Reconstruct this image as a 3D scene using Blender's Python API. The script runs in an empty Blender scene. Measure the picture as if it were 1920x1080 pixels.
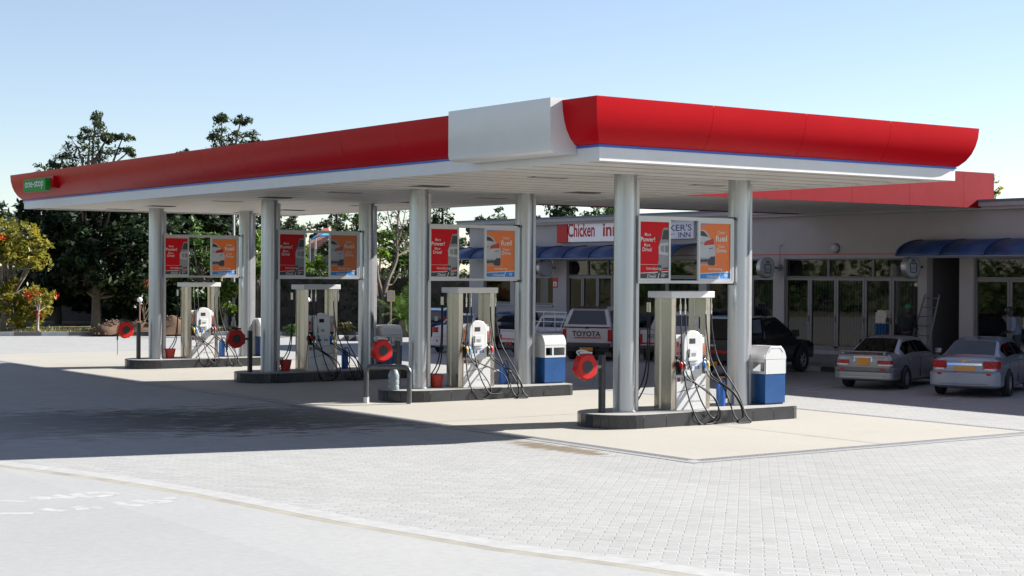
import bpy, bmesh, math, random
from mathutils import Vector, Matrix, noise
R = math.radians
scene = bpy.context.scene
COL = scene.collection

# ------------------------------------------------------------------ camera, world, sun, exposure
CAM = Vector((-21.2225, -25.5884, 3.0892))
YAW, PIT, ROL, FPX = 0.623278, -0.0090589, 0.0054026, 3057.96
fw = Vector((math.sin(YAW)*math.cos(PIT), math.cos(YAW)*math.cos(PIT), math.sin(PIT)))
rt = Vector((math.cos(YAW), -math.sin(YAW), 0)); up = rt.cross(fw)
r2 = rt*math.cos(ROL)+up*math.sin(ROL); u2 = -rt*math.sin(ROL)+up*math.cos(ROL)
cd = bpy.data.cameras.new("camera"); cam = bpy.data.objects.new("camera", cd); COL.objects.link(cam)
cd.sensor_width = 36; cd.lens = FPX/1920*36; cd.clip_end = 3000; cd.clip_start = .5
m = Matrix((r2, u2, -fw)).transposed().to_4x4(); m.translation = CAM; cam.matrix_world = m
scene.camera = cam
SUNV = Vector((1.80, -.46, 1.0)).normalized()
w = bpy.data.worlds.new("World"); scene.world = w; w.use_nodes = True
nt = w.node_tree; bg = nt.nodes["Background"]; sky = nt.nodes.new("ShaderNodeTexSky")
sky.sky_type = 'NISHITA'; sky.sun_disc = False
sky.sun_elevation = math.asin(SUNV.z); sky.sun_rotation = math.atan2(SUNV.x, SUNV.y)
sky.air_density = 1.0; sky.dust_density = .3; sky.ozone_density = 2.0; sky.altitude = 1200
tint = nt.nodes.new('ShaderNodeMix'); tint.data_type = 'RGBA'; tint.blend_type = 'MULTIPLY'; tint.inputs[0].default_value = 1; tint.inputs[7].default_value = (.93,.92,.97,1)
nt.links.new(sky.outputs[0], tint.inputs[6]); veil = nt.nodes.new('ShaderNodeMix'); veil.data_type = 'RGBA'; veil.blend_type = 'ADD'; veil.inputs[0].default_value = 1; veil.inputs[7].default_value = (.85,.72,.5,1)
nt.links.new(tint.outputs[2], veil.inputs[6]); nt.links.new(veil.outputs[2], bg.inputs[0]); bg.inputs[1].default_value = .05
sd = bpy.data.lights.new("sun", 'SUN'); sun = bpy.data.objects.new("sun", sd); COL.objects.link(sun)
sd.energy = 5.0; sd.angle = R(.53); sd.color = (1, .965, .915)
sun.rotation_euler = (-SUNV).to_track_quat('-Z', 'Y').to_euler(); sun.location = (30, -10, 30)
vs = scene.view_settings; vs.view_transform = 'Standard'; vs.look = 'None'; vs.exposure = 1.65; vs.gamma = 1
scene.cycles.max_bounces = 8; scene.cycles.transparent_max_bounces = 12

# ------------------------------------------------------------------ helpers
def hgt(x, y=0): return .028*min(max(-5-x, 0), 8.5)
def aim(px, depth):            # plan position on the line of sight of a column of the picture, at a distance
    d = fw + r2*((px-960)/FPX); p = CAM + d*depth
    return p.x, p.y
RNG = random.Random(7)

def nodes(name):
    m = bpy.data.materials.new(name); m.use_nodes = True
    n = m.node_tree; return m, n, n.nodes["Principled BSDF"]
def noise_node(n, scale, detail=4, rough=.55, coord='Object', vec=None):
    t = n.nodes.new("ShaderNodeTexNoise"); t.inputs["Scale"].default_value = scale
    t.inputs["Detail"].default_value = detail; t.inputs["Roughness"].default_value = rough
    if vec is None:
        c = n.nodes.new("ShaderNodeTexCoord"); vec = c.outputs[coord]
    n.links.new(vec, t.inputs["Vector"]); return t
def ramp(n, src, stops):
    r = n.nodes.new("ShaderNodeValToRGB"); e = r.color_ramp.elements
    while len(e) < len(stops): e.new(.5)
    for k, (p, c) in enumerate(stops):
        e[k].position = p; e[k].color = (*c, 1) if len(c) == 3 else c
    n.links.new(src, r.inputs[0]); return r
def mix(n, fac, a, b, typ='MIX'):
    x = n.nodes.new("ShaderNodeMix"); x.data_type = 'RGBA'; x.blend_type = typ
    for sock, v in ((x.inputs[0], fac), (x.inputs[6], a), (x.inputs[7], b)):
        if hasattr(v, 'links'): n.links.new(v, sock)
        elif isinstance(v, (int, float)): sock.default_value = v
        else: sock.default_value = (*v, 1)
    return x.outputs[2]
def bumpn(n, src, strength, dist, bsdf):
    b = n.nodes.new("ShaderNodeBump"); b.inputs["Strength"].default_value = strength
    b.inputs["Distance"].default_value = dist
    n.links.new(src, b.inputs["Height"]); n.links.new(b.outputs[0], bsdf.inputs["Normal"])
def pm(name, col, rough=.5, metal=0, var=.12, scale=4, bump=0, bscale=60, coat=0, stretch=None, spec=.5):
    m, n, b = nodes(name)
    vec = None
    if stretch:
        c = n.nodes.new("ShaderNodeTexCoord"); mp = n.nodes.new("ShaderNodeMapping")
        mp.inputs["Scale"].default_value = stretch; n.links.new(c.outputs["Object"], mp.inputs[0]); vec = mp.outputs[0]
    t = noise_node(n, scale, 5, .6, vec=vec)
    r = ramp(n, t.outputs[0], [(.25, tuple(max(0, c*(1-var)) for c in col)), (.75, tuple(min(1, c*(1+var*.6)) for c in col))])
    n.links.new(r.outputs[0], b.inputs["Base Color"])
    mr = n.nodes.new("ShaderNodeMapRange"); mr.inputs[3].default_value = max(.03, rough*.8); mr.inputs[4].default_value = min(1, rough*1.2)
    n.links.new(t.outputs[0], mr.inputs[0]); n.links.new(mr.outputs[0], b.inputs["Roughness"])
    b.inputs["Metallic"].default_value = metal
    b.inputs["Specular IOR Level"].default_value = spec
    b.inputs["Coat Weight"].default_value = coat; b.inputs["Coat Roughness"].default_value = .06
    if bump:
        t2 = noise_node(n, bscale, 3); bumpn(n, t2.outputs[0], bump, .01, b)
    return m
def glass_mat(name, tint, refl=.1, rough=.02):
    m, n, b = nodes(name); n.nodes.remove(b)
    tr = n.nodes.new("ShaderNodeBsdfTransparent"); tr.inputs[0].default_value = (*tint, 1)
    gl = n.nodes.new("ShaderNodeBsdfGlossy"); gl.inputs["Roughness"].default_value = rough
    t = noise_node(n, 2.2, 1); bp = n.nodes.new("ShaderNodeBump"); bp.inputs["Strength"].default_value = .02; bp.inputs["Distance"].default_value = .02
    n.links.new(t.outputs[0], bp.inputs["Height"]); n.links.new(bp.outputs[0], gl.inputs["Normal"])
    fr = n.nodes.new("ShaderNodeFresnel"); ge = n.nodes.new("ShaderNodeNewGeometry"); io = n.nodes.new("ShaderNodeMath"); io.operation = 'MULTIPLY_ADD'
    io.inputs[1].default_value = 1/1.5-1.5; io.inputs[2].default_value = 1.5; n.links.new(ge.outputs["Backfacing"], io.inputs[0]); n.links.new(io.outputs[0], fr.inputs[0])
    ad = n.nodes.new("ShaderNodeMath"); ad.operation = 'ADD'; ad.use_clamp = True; ad.inputs[1].default_value = refl
    n.links.new(fr.outputs[0], ad.inputs[0])
    mx = n.nodes.new("ShaderNodeMixShader"); n.links.new(ad.outputs[0], mx.inputs[0])
    n.links.new(tr.outputs[0], mx.inputs[1]); n.links.new(gl.outputs[0], mx.inputs[2])
    n.links.new(mx.outputs[0], n.nodes["Material Output"].inputs[0]); return m

class MB:
    def __init__(s): s.v = []; s.f = []; s.m = []; s.tf = None; s.mi = 0
    def add(s, vs, fs):
        k = len(s.v)
        for p in vs:
            p = Vector(p); s.v.append(s.tf @ p if s.tf is not None else p)
        for f in fs: s.f.append(tuple(i+k for i in f)); s.m.append(s.mi)
        return s
    def box(s, x0, x1, y0, y1, z0, z1):
        return s.add([(x0,y0,z0),(x1,y0,z0),(x1,y1,z0),(x0,y1,z0),(x0,y0,z1),(x1,y0,z1),(x1,y1,z1),(x0,y1,z1)],
                     [(3,2,1,0),(4,5,6,7),(0,1,5,4),(1,2,6,5),(2,3,7,6),(3,0,4,7)])
    def quad(s, a, b, c, d): return s.add([a,b,c,d], [(0,1,2,3)])
    def prism(s, poly, axis, a0, a1):      # poly of (u,v); axis = extrude axis
        def P(u, v, a): return {'x': (a,u,v), 'y': (u,a,v), 'z': (u,v,a)}[axis]
        n = len(poly)
        vs = [P(u,v,a0) for u,v in poly]+[P(u,v,a1) for u,v in poly]
        fs = [tuple(range(n))[::-1], tuple(range(n, 2*n))]+[(i,(i+1)%n,n+(i+1)%n,n+i) for i in range(n)]
        return s.add(vs, fs)
    def cyl(s, p0, p1, r0, r1=None, n=16, caps=True):
        p0 = Vector(p0); p1 = Vector(p1); r1 = r0 if r1 is None else r1
        d = (p1-p0).normalized(); a = d.orthogonal().normalized(); b = d.cross(a)
        vs = []
        for p, r in ((p0,r0),(p1,r1)):
            for i in range(n):
                t = 2*math.pi*i/n; vs.append(p+a*math.cos(t)*r+b*math.sin(t)*r)
        fs = [(i,(i+1)%n,n+(i+1)%n,n+i) for i in range(n)]
        if caps: fs += [tuple(range(n))[::-1], tuple(range(n,2*n))]
        return s.add(vs, fs)
    def tube(s, pts, r, n=8, rs=None):
        pts = [Vector(p) for p in pts]; prev = None; vs = []; fs = []
        for i, p in enumerate(pts):
            d = (pts[min(i+1,len(pts)-1)]-pts[max(i-1,0)]).normalized()
            a = (d.orthogonal() if prev is None else (prev-d*prev.dot(d))).normalized(); prev = a
            b = d.cross(a); rr = rs[i] if rs else r
            for k in range(n):
                t = 2*math.pi*k/n; vs.append(p+a*math.cos(t)*rr+b*math.sin(t)*rr)
        for i in range(len(pts)-1):
            for k in range(n): fs.append((i*n+k, i*n+(k+1)%n, (i+1)*n+(k+1)%n, (i+1)*n+k))
        fs += [tuple(range(n))[::-1], tuple((len(pts)-1)*n+k for k in range(n))]
        return s.add(vs, fs)
    def lathe(s, prof, c=(0,0,0), n=24, axis='z', caps=True):
        vs = []; fs = []; c = Vector(c)
        for r, z in prof:
            for k in range(n):
                t = 2*math.pi*k/n; x, y = r*math.cos(t), r*math.sin(t)
                vs.append(c+Vector({'z':(x,y,z),'y':(x,z,y),'x':(z,x,y)}[axis]))
        for i in range(len(prof)-1):
            for k in range(n): fs.append((i*n+k, i*n+(k+1)%n, (i+1)*n+(k+1)%n, (i+1)*n+k))
        if caps: fs += [tuple(range(n))[::-1], tuple((len(prof)-1)*n+k for k in range(n))]
        return s.add(vs, fs)
    def loft(s, rings, closed=True):
        n = len(rings[0]); vs = [p for r in rings for p in r]; fs = []
        for i in range(len(rings)-1):
            for k in range(n if closed else n-1): fs.append((i*n+k, i*n+(k+1)%n, (i+1)*n+(k+1)%n, (i+1)*n+k))
        return s.add(vs, fs)
    def build(s, name, mats, parent=None, smooth=False, bevel=0, solid=0, recalc=True):
        me = bpy.data.meshes.new(name); me.from_pydata([tuple(p) for p in s.v], [], s.f)
        if not isinstance(mats, (list, tuple)): mats = [mats]
        for mm in mats: me.materials.append(mm)
        me.polygons.foreach_set("material_index", s.m)
        if recalc:
            bm = bmesh.new(); bm.from_mesh(me); bmesh.ops.remove_doubles(bm, verts=bm.verts, dist=1e-5)
            bmesh.ops.recalc_face_normals(bm, faces=bm.faces); bm.to_mesh(me); bm.free()
        if smooth:
            me.polygons.foreach_set("use_smooth", [True]*len(me.polygons))
            try: me.set_sharp_from_angle(angle=R(38 if smooth is True else smooth))
            except Exception: pass
        me.update()
        o = bpy.data.objects.new(name, me); COL.objects.link(o)
        if parent: o.parent = parent
        if bevel:
            b = o.modifiers.new("bevel", 'BEVEL'); b.width = bevel; b.segments = 2; b.limit_method = 'ANGLE'; b.angle_limit = R(40)
        if solid:
            b = o.modifiers.new("solid", 'SOLIDIFY'); b.thickness = solid
        return o
def tag(o, label=None, cat=None, group=None, kind=None):
    for k, v in (('label',label),('category',cat),('group',group),('kind',kind)):
        if v: o[k] = v
    return o
def empty(name, loc=(0,0,0), rz=0, label=None, cat=None, group=None):
    o = bpy.data.objects.new(name, None); COL.objects.link(o); o.empty_display_size = .2
    o.location = loc; o.rotation_euler = (0,0,rz); return tag(o, label, cat, group)
def copy_tree(o, parent=None):
    c = o.copy(); COL.objects.link(c); c.parent = parent
    for ch in list(o.children): copy_tree(ch, c)
    return c
def smooth_pts(pts, k=6):
    P = [Vector(p) for p in pts]; P = [P[0]*2-P[1]]+P+[P[-1]*2-P[-2]]; out = []
    for i in range(1, len(P)-2):
        for j in range(k):
            t = j/k; a,b,c,d = P[i-1:i+3]
            out.append(.5*((2*b)+(c-a)*t+(2*a-5*b+4*c-d)*t*t+(3*b-a-3*c+d)*t**3))
    return out+[P[-2]]
_tc = {}
def text2d(body, size, bold=0, shear=0, xs=1):
    key = (body, bold, shear)
    if key not in _tc:
        cu = bpy.data.curves.new("t", 'FONT'); cu.body = body; cu.size = 1; cu.offset = bold; cu.shear = shear
        cu.align_x = 'CENTER'; cu.align_y = 'CENTER'; cu.resolution_u = 3
        ob = bpy.data.objects.new("t", cu); COL.objects.link(ob)
        dg = bpy.context.evaluated_depsgraph_get(); me = bpy.data.meshes.new_from_object(ob.evaluated_get(dg))
        _tc[key] = ([v.co.copy() for v in me.vertices], [tuple(p.vertices) for p in me.polygons])
        bpy.data.objects.remove(ob); bpy.data.curves.remove(cu); bpy.data.meshes.remove(me)
    V, F = _tc[key]; return [(v.x*size*xs, v.y*size) for v in V], F
def fit_text(mb, body, wd, ht, origin, ux, uy, bold=0):
    V, F = text2d(body, 1, bold); xs = [v[0] for v in V]; ys = [v[1] for v in V]; cx = (min(xs)+max(xs))/2; cy = (min(ys)+max(ys))/2
    kx = wd/(max(xs)-min(xs)); ky = ht/(max(ys)-min(ys)); o = Vector(origin); ux = Vector(ux); uy = Vector(uy)
    mb.add([o+ux*(a-cx)*kx+uy*(b-cy)*ky for a, b in V], F)
def put_text(mb, body, size, origin, ux, uy, bold=0, shear=0, xs=1):
    V, F = text2d(body, size, bold, shear, xs); o = Vector(origin); ux = Vector(ux); uy = Vector(uy)
    mb.add([o+ux*a+uy*b for a, b in V], F)

# ------------------------------------------------------------------ materials
M = {}
M['red_panel'] = pm('red_panel', (.42,.003,.008), .32, 0, .08, .6, coat=0, spec=.10)
M['red'] = pm('red', (.46,.010,.008), .4, 0, .1, 6, spec=.25)
M['red_dull'] = pm('red_dull', (.45,.03,.02), .55, 0, .2, 9)
M['white'] = pm('white', (.62,.62,.61), .4, 0, .06, 2)
M['white_gloss'] = pm('white_gloss', (.56,.56,.56), .25, 0, .04, 2, coat=.3)
M['soffit'] = pm('soffit', (.60,.58,.54), .45, 0, .08, 1.2)
M['soffit_gap'] = pm('soffit_gap', (.16,.15,.14), .8)
M['blue_line'] = pm('blue_line', (.02,.09,.42), .4)
M['silver'] = pm('silver', (.45,.46,.48), .29, .88, .02, 1.0, stretch=(1,1,.25))
M['steel'] = pm('steel', (.50,.45,.385), .24, 1, .10, 2.5, stretch=(3,3,.15))
M['alu'] = pm('alu', (.45,.45,.45), .35, .6, .08, 4)
M['black'] = pm('black', (.018,.018,.02), .5, 0, .3, 8)
M['rubber'] = pm('rubber', (.016,.016,.018), .6, 0, .25, 12, spec=.3)
M['tile'] = pm('tile', (.028,.029,.033), .25, 0, .35, 3, coat=.2)
M['grout'] = pm('grout', (.28,.27,.26), .9)
M['concrete'] = pm('concrete', (.26,.255,.245), .85, 0, .18, 3, bump=.2, bscale=40)
M['blue_paint'] = pm('blue_paint', (.006,.062,.20), .35, 0, .12, 3)
M['blue_bottle'] = pm('blue_bottle', (.010,.085,.34), .35)
M['dark'] = pm('dark', (.01,.01,.011), .8)
M['green_sign'] = pm('green_sign', (.018,.25,.03), .5, spec=.1)
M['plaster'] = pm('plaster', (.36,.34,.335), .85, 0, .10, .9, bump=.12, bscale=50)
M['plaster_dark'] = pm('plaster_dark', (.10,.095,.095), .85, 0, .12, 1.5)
M['roof_edge'] = pm('roof_edge', (.10,.14,.18), .55, 0, .2, 3)
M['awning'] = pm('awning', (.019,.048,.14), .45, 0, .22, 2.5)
M['awning_edge'] = pm('awning_edge', (.18,.22,.32), .5)
M['frame_grey'] = pm('frame_grey', (.17,.165,.165), .45, .2, .08, 4)
M['frame_dark'] = pm('frame_dark', (.12,.115,.12), .5)
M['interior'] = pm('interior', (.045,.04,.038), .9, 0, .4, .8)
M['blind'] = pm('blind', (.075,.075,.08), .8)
M['orange'] = pm('orange', (.66,.15,.02), .4, 0, .06, 2)
M['poster_red'] = pm('poster_red', (.52,.006,.012), .4, 0, .06, 2, spec=.15)
M['poster_blue'] = pm('poster_blue', (.01,.20,.58), .4)
M['charcoal'] = pm('charcoal', (.035,.035,.04), .45)
M['pale_red'] = pm('pale_red', (.72,.16,.16), .45)
M['mid_grey'] = pm('mid_grey', (.22,.23,.24), .45)
M['light_grey'] = pm('light_grey', (.40,.42,.45), .45)
M['yellow'] = pm('yellow', (.75,.42,.03), .45)
M['amber'] = pm('amber', (.62,.28,.035), .5)
M['shopglass'] = glass_mat('shopglass', (.45,.48,.50), 0)
M['carglass'] = glass_mat('carglass', (.16,.18,.20), .04)
M['lampred'] = pm('lampred', (.36,.005,.005), .2, 0, .2, 14, coat=.15, spec=.3)
M['lampclear'] = pm('lampclear', (.7,.66,.66), .15, 0, .1, 14, coat=.8)
M['chrome'] = pm('chrome', (.8,.8,.8), .1, 1, .05)
M['car_silver'] = pm('car_silver', (.24,.245,.255), .3, .45, .04, 3, coat=.7)
M['car_silver_blue'] = pm('car_silver_blue', (.20,.225,.29), .3, .45, .04, 3, coat=.7)
M['car_white'] = pm('car_white', (.48,.48,.48), .3, 0, .05, 3, coat=.6)
M['car_black'] = pm('car_black', (.010,.010,.012), .2, .2, .2, 3, coat=.8)
M['car_blue'] = pm('car_blue', (.01,.05,.17), .25, .2, .1, 3, coat=.8)
M['tyre'] = pm('tyre', (.018,.018,.019), .8)
M['bumper_dark'] = pm('bumper_dark', (.16,.16,.17), .5)
M['bark'] = pm('bark', (.16,.125,.095), .9, 0, .4, 5, bump=.6, bscale=14)
M['bark_pale'] = pm('bark_pale', (.36,.31,.26), .9, 0, .3, 5, bump=.5, bscale=14)
M['bark_dark'] = pm('bark_dark', (.055,.045,.04), .9, 0, .3, 5)
M['soil'] = pm('soil', (.10,.055,.028), .95, 0, .45, 1.6, bump=.8, bscale=6)
M['globe'] = pm('globe', (.85,.85,.84), .3)
M['rust'] = pm('rust', (.25,.12,.08), .7)
M['skin'] = pm('skin', (.045,.026,.018), .55)
M['cap_green'] = pm('cap_green', (.008,.22,.11), .8)
M['cloth_black'] = pm('cloth_black', (.012,.013,.017), .9)
M['cloth_blue'] = pm('cloth_blue', (.17,.20,.27), .9)
M['cloth_navy'] = pm('cloth_navy', (.03,.035,.05), .9)
M['clear_plastic'] = pm('clear_plastic', (.20,.23,.25), .2)
M['pink_roof'] = pm('pink_roof', (.55,.22,.15), .8, 0, .25, 4)
M['shade_blue'] = pm('shade_blue', (.05,.28,.52), .6)
M['line_white'] = pm('line_white', (.45,.45,.44), .8, 0, .25, 3)
M['blackpaint'] = pm('blackpaint', (.06,.06,.06), .8, 0, .3, 3)
def leafmat(name, a, b, c, tl=.35):
    m, n, bs = nodes(name)
    g = n.nodes.new("ShaderNodeNewGeometry"); t = noise_node(n, .55, 3)
    r = ramp(n, g.outputs["Random Per Island"], [(0, a), (.55, b), (1, c)])
    r2_ = ramp(n, t.outputs[0], [(.35, (.62,.62,.6)), (.65, (1.15,1.15,1.1))])
    col = mix(n, 1.0, r.outputs[0], r2_.outputs[0], 'MULTIPLY')
    n.links.new(col, bs.inputs["Base Color"]); bs.inputs["Roughness"].default_value = .5
    bs.inputs["Specular IOR Level"].default_value = .35
    tr = n.nodes.new("ShaderNodeBsdfTranslucent"); n.links.new(col, tr.inputs[0])
    mx = n.nodes.new("ShaderNodeMixShader"); mx.inputs[0].default_value = tl
    n.links.new(bs.outputs[0], mx.inputs[1]); n.links.new(tr.outputs[0], mx.inputs[2])
    n.links.new(mx.outputs[0], n.nodes["Material Output"].inputs[0]); return m
L = {}
L['dark'] = leafmat('leaf_dark', (.010,.021,.010), (.019,.038,.016), (.045,.075,.026), .2)
L['grey'] = leafmat('leaf_grey', (0.034,0.055,0.030), (0.057,0.086,0.040), (0.098,0.132,0.063), .25)
L['light'] = leafmat('leaf_light', (0.084,0.156,0.022), (0.132,0.228,0.030), (0.240,0.324,0.048), .4)
L['mid'] = leafmat('leaf_mid', (0.035,0.077,0.020), (0.062,0.125,0.027), (0.125,0.188,0.044), .3)
L['yellow'] = leafmat('leaf_yellow', (.13,.15,.02), (.22,.22,.03), (.36,.26,.03), .4)
L['red'] = leafmat('leaf_red', (.30,.02,.01), (.48,.05,.015), (.52,.12,.02), .3)
L['hedge'] = leafmat('leaf_hedge', (0.021,0.039,0.015), (0.039,0.068,0.021), (0.083,0.112,0.033), .2)
L['palm'] = leafmat('leaf_palm', (.05,.11,.02), (.09,.17,.03), (.15,.24,.05), .35)
L['dry'] = leafmat('leaf_dry', (.10,.11,.035), (.17,.16,.055), (.26,.22,.09), .3)

def ground_mat(kind):
    m, n, b = nodes(kind)
    c = n.nodes.new("ShaderNodeTexCoord"); pos = c.outputs["Object"]
    big = noise_node(n, .22, 5, .6, vec=pos); fine = noise_node(n, 9, 6, .65, vec=pos); speck = noise_node(n, 55, 3, .7, vec=pos)
    if kind == 'paving':
        mp = n.nodes.new("ShaderNodeMapping"); mp.inputs["Rotation"].default_value = (0,0,R(44)); n.links.new(pos, mp.inputs[0])
        wob = noise_node(n, 3.2, 4, .7, vec=mp.outputs[0])
        av = n.nodes.new("ShaderNodeVectorMath"); av.operation = 'MULTIPLY_ADD'; av.inputs[1].default_value = (.05,.05,0)
        n.links.new(wob.outputs[1], av.inputs[0]); n.links.new(mp.outputs[0], av.inputs[2])
        br = n.nodes.new("ShaderNodeTexBrick"); br.inputs["Scale"].default_value = 1
        br.inputs["Brick Width"].default_value = .30; br.inputs["Row Height"].default_value = .15
        br.inputs["Mortar Size"].default_value = .011; br.inputs["Mortar Smooth"].default_value = .5; br.inputs["Bias"].default_value = -.1
        br.inputs["Color1"].default_value = (0.215,0.214,0.209,1); br.inputs["Color2"].default_value = (0.325,0.323,0.315,1); br.inputs["Mortar"].default_value = (0.197,0.192,0.184,1)
        n.links.new(av.outputs[0], br.inputs["Vector"])
        col = mix(n, .45, br.outputs[0], ramp(n, big.outputs[0], [(.3,(0.224,0.221,0.213)), (.7,(0.298,0.296,0.288))]).outputs[0])
        col = mix(n, .38, col, ramp(n, fine.outputs[0], [(.3,(0.215,0.232,0.224)), (.7,(0.298,0.296,0.291))]).outputs[0])
        # dark broken joints here and there
        jm = noise_node(n, 2.4, 5, .7, vec=pos)
        f = n.nodes.new("ShaderNodeMath"); f.operation = 'MULTIPLY'; n.links.new(br.outputs[1], f.inputs[0])
        n.links.new(ramp(n, jm.outputs[0], [(.52,(0,0,0)), (.66,(0.465,0.465,0.465))]).outputs[0], f.inputs[1])
        col = mix(n, f.outputs[0], col, (.055,.052,.048))
        # oil and tyre stains where the cars pull in, along the slab
        sx = n.nodes.new("ShaderNodeSeparateXYZ"); n.links.new(pos, sx.inputs[0])
        def gauss(src, c0, wd):
            a = n.nodes.new("ShaderNodeMath"); a.operation = 'SUBTRACT'; n.links.new(src, a.inputs[0]); a.inputs[1].default_value = c0
            a2 = n.nodes.new("ShaderNodeMath"); a2.operation = 'DIVIDE'; n.links.new(a.outputs[0], a2.inputs[0]); a2.inputs[1].default_value = wd
            a3 = n.nodes.new("ShaderNodeMath"); a3.operation = 'POWER'; n.links.new(a2.outputs[0], a3.inputs[0]); a3.inputs[1].default_value = 2
            a4 = n.nodes.new("ShaderNodeMath"); a4.operation = 'MULTIPLY'; n.links.new(a3.outputs[0], a4.inputs[0]); a4.inputs[1].default_value = -1
            a5 = n.nodes.new("ShaderNodeMath"); a5.operation = 'EXPONENT'; n.links.new(a4.outputs[0], a5.inputs[0]); return a5.outputs[0]
        g = gauss(sx.outputs[1], 5.2, 4.6)
        mpx = n.nodes.new("ShaderNodeMapping"); mpx.inputs["Rotation"].default_value = (0,0,R(44)); mpx.inputs["Scale"].default_value = (1.3,4,1); n.links.new(pos, mpx.inputs[0])
        st = noise_node(n, 1.0, 7, .75, vec=mpx.outputs[0])
        ad = n.nodes.new("ShaderNodeMath"); ad.operation = 'MULTIPLY_ADD'; n.links.new(g, ad.inputs[0]); ad.inputs[1].default_value = .42; n.links.new(st.outputs[0], ad.inputs[2])
        mk = ramp(n, ad.outputs[0], [(.74,(0,0,0)), (.86,(.95,.95,.95))])
        gx = gauss(sx.outputs[0], -6.5, 5.0)
        mm_ = n.nodes.new("ShaderNodeMath"); mm_.operation = 'MULTIPLY'; n.links.new(mk.outputs[0], mm_.inputs[0]); n.links.new(gx, mm_.inputs[1])
        col = mix(n, mm_.outputs[0], col, (.022,.020,.018))
        gA = gauss(sx.outputs[0], -3.75, .45); gB = gauss(sx.outputs[1], -2.6, 1.9)
        gm = n.nodes.new("ShaderNodeMath"); gm.operation = 'MULTIPLY'; n.links.new(gA, gm.inputs[0]); n.links.new(gB, gm.inputs[1])
        gn = n.nodes.new("ShaderNodeMath"); gn.operation = 'MULTIPLY_ADD'; n.links.new(gm.outputs[0], gn.inputs[0]); gn.inputs[1].default_value = .5; n.links.new(st.outputs[0], gn.inputs[2])
        col = mix(n, ramp(n, gn.outputs[0], [(.72,(0,0,0)), (.9,(.85,.85,.85))]).outputs[0], col, (.10,.065,.03))
        # scattered tyre dirt and small spills
        sp = noise_node(n, .55, 8, .8, vec=pos)
        col = mix(n, ramp(n, sp.outputs[0], [(.60,(0,0,0)), (.80,(.55,.55,.55))]).outputs[0], col, (.13,.125,.115))
        n.links.new(col, b.inputs["Base Color"]); b.inputs["Roughness"].default_value = .85
        inv = n.nodes.new("ShaderNodeMath"); inv.operation = 'SUBTRACT'; inv.inputs[0].default_value = 1; n.links.new(br.outputs[1], inv.inputs[1])
        s2 = n.nodes.new("ShaderNodeMath"); s2.operation = 'MULTIPLY_ADD'; s2.inputs[1].default_value = .5; n.links.new(fine.outputs[0], s2.inputs[0]); n.links.new(inv.outputs[0], s2.inputs[2])
        bumpn(n, s2.outputs[0], .5, .008, b)
    elif kind == 'road':
        col = ramp(n, big.outputs[0], [(.3,(0.230,0.235,0.235)), (.7,(0.283,0.283,0.277))]).outputs[0]
        col = mix(n, .45, col, ramp(n, fine.outputs[0], [(.3,(0.218,0.224,0.224)), (.7,(0.298,0.298,0.293))]).outputs[0])
        col = mix(n, ramp(n, speck.outputs[0], [(.60,(0,0,0)), (.72,(0.267,0.267,0.267))]).outputs[0], col, (0.117,0.117,0.117))
        n.links.new(col, b.inputs["Base Color"]); b.inputs["Roughness"].default_value = .9; bumpn(n, speck.outputs[0], .4, .006, b)
    elif kind == 'forecourt_slab':
        col = ramp(n, big.outputs[0], [(.3,(0.277,0.261,0.224)), (.7,(0.320,0.304,0.267))]).outputs[0]
        col = mix(n, .4, col, ramp(n, fine.outputs[0], [(.3,(0.267,0.250,0.213)), (.7,(0.320,0.306,0.272))]).outputs[0])
        st = noise_node(n, .7, 6, .7, vec=pos)
        col = mix(n, ramp(n, st.outputs[0], [(.58,(0,0,0)), (.75,(0.310,0.310,0.310))]).outputs[0], col, (0.161,0.124,0.087))
        n.links.new(col, b.inputs["Base Color"]); b.inputs["Roughness"].default_value = .8; bumpn(n, fine.outputs[0], .12, .006, b)
    else:  # grass / dirt beyond
        col = ramp(n, big.outputs[0], [(.35,(0.107,0.080,0.040)), (.5,(0.085,0.080,0.032)), (.7,(0.053,0.064,0.022))]).outputs[0]
        col = mix(n, .5, col, ramp(n, fine.outputs[0], [(.3,(.10,.10,.04)), (.7,(.24,.21,.11))]).outputs[0])
        n.links.new(col, b.inputs["Base Color"]); b.inputs["Roughness"].default_value = .95; bumpn(n, fine.outputs[0], .8, .05, b)
    return m
for k in ('paving','road','forecourt_slab','ground'): M[k] = ground_mat(k)

# ------------------------------------------------------------------ ground
KL = [(-5,-60),(-7.2,-30),(-8.9,-20),(-10.05,-14.6),(-10.49,-12.91),(-11.06,-11.48),(-11.6,-8.94),(-11.98,-6.05),(-12.42,-3.9),(-12.85,-2.61),(-13.3,-1.45),(-14.5,1),(-17,4),(-22,8),(-40,14),(-60,52)]
def strip(offs, dz, name, mat, kind='structure'):
    g = MB()
    rows = []
    for i, (x, y) in enumerate(KL):
        a = Vector(KL[max(i-1,0)]); b = Vector(KL[min(i+1,len(KL)-1)]); t = (b-a).normalized(); nrm = Vector((t.y,-t.x))
        rows.append([(x+nrm.x*o, y+nrm.y*o, hgt(x+nrm.x*o)+(dz[j] if isinstance(dz, list) else dz)) for j, o in enumerate(offs)])
    for i in range(len(rows)-1):
        for k in range(len(offs)-1): g.quad(rows[i][k], rows[i][k+1], rows[i+1][k+1], rows[i+1][k])
    return tag(g.build(name, mat), kind=kind)
g = MB()
for x0, x1 in ((-600,-13.5),(-13.5,-5),(-5,600)):
    g.quad((x0,-600,hgt(x0)-.05),(x1,-600,hgt(x1)-.05),(x1,900,hgt(x1)-.05),(x0,900,hgt(x0)-.05))
tag(g.build('ground', M['ground']), kind='structure')
g = MB()
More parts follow.
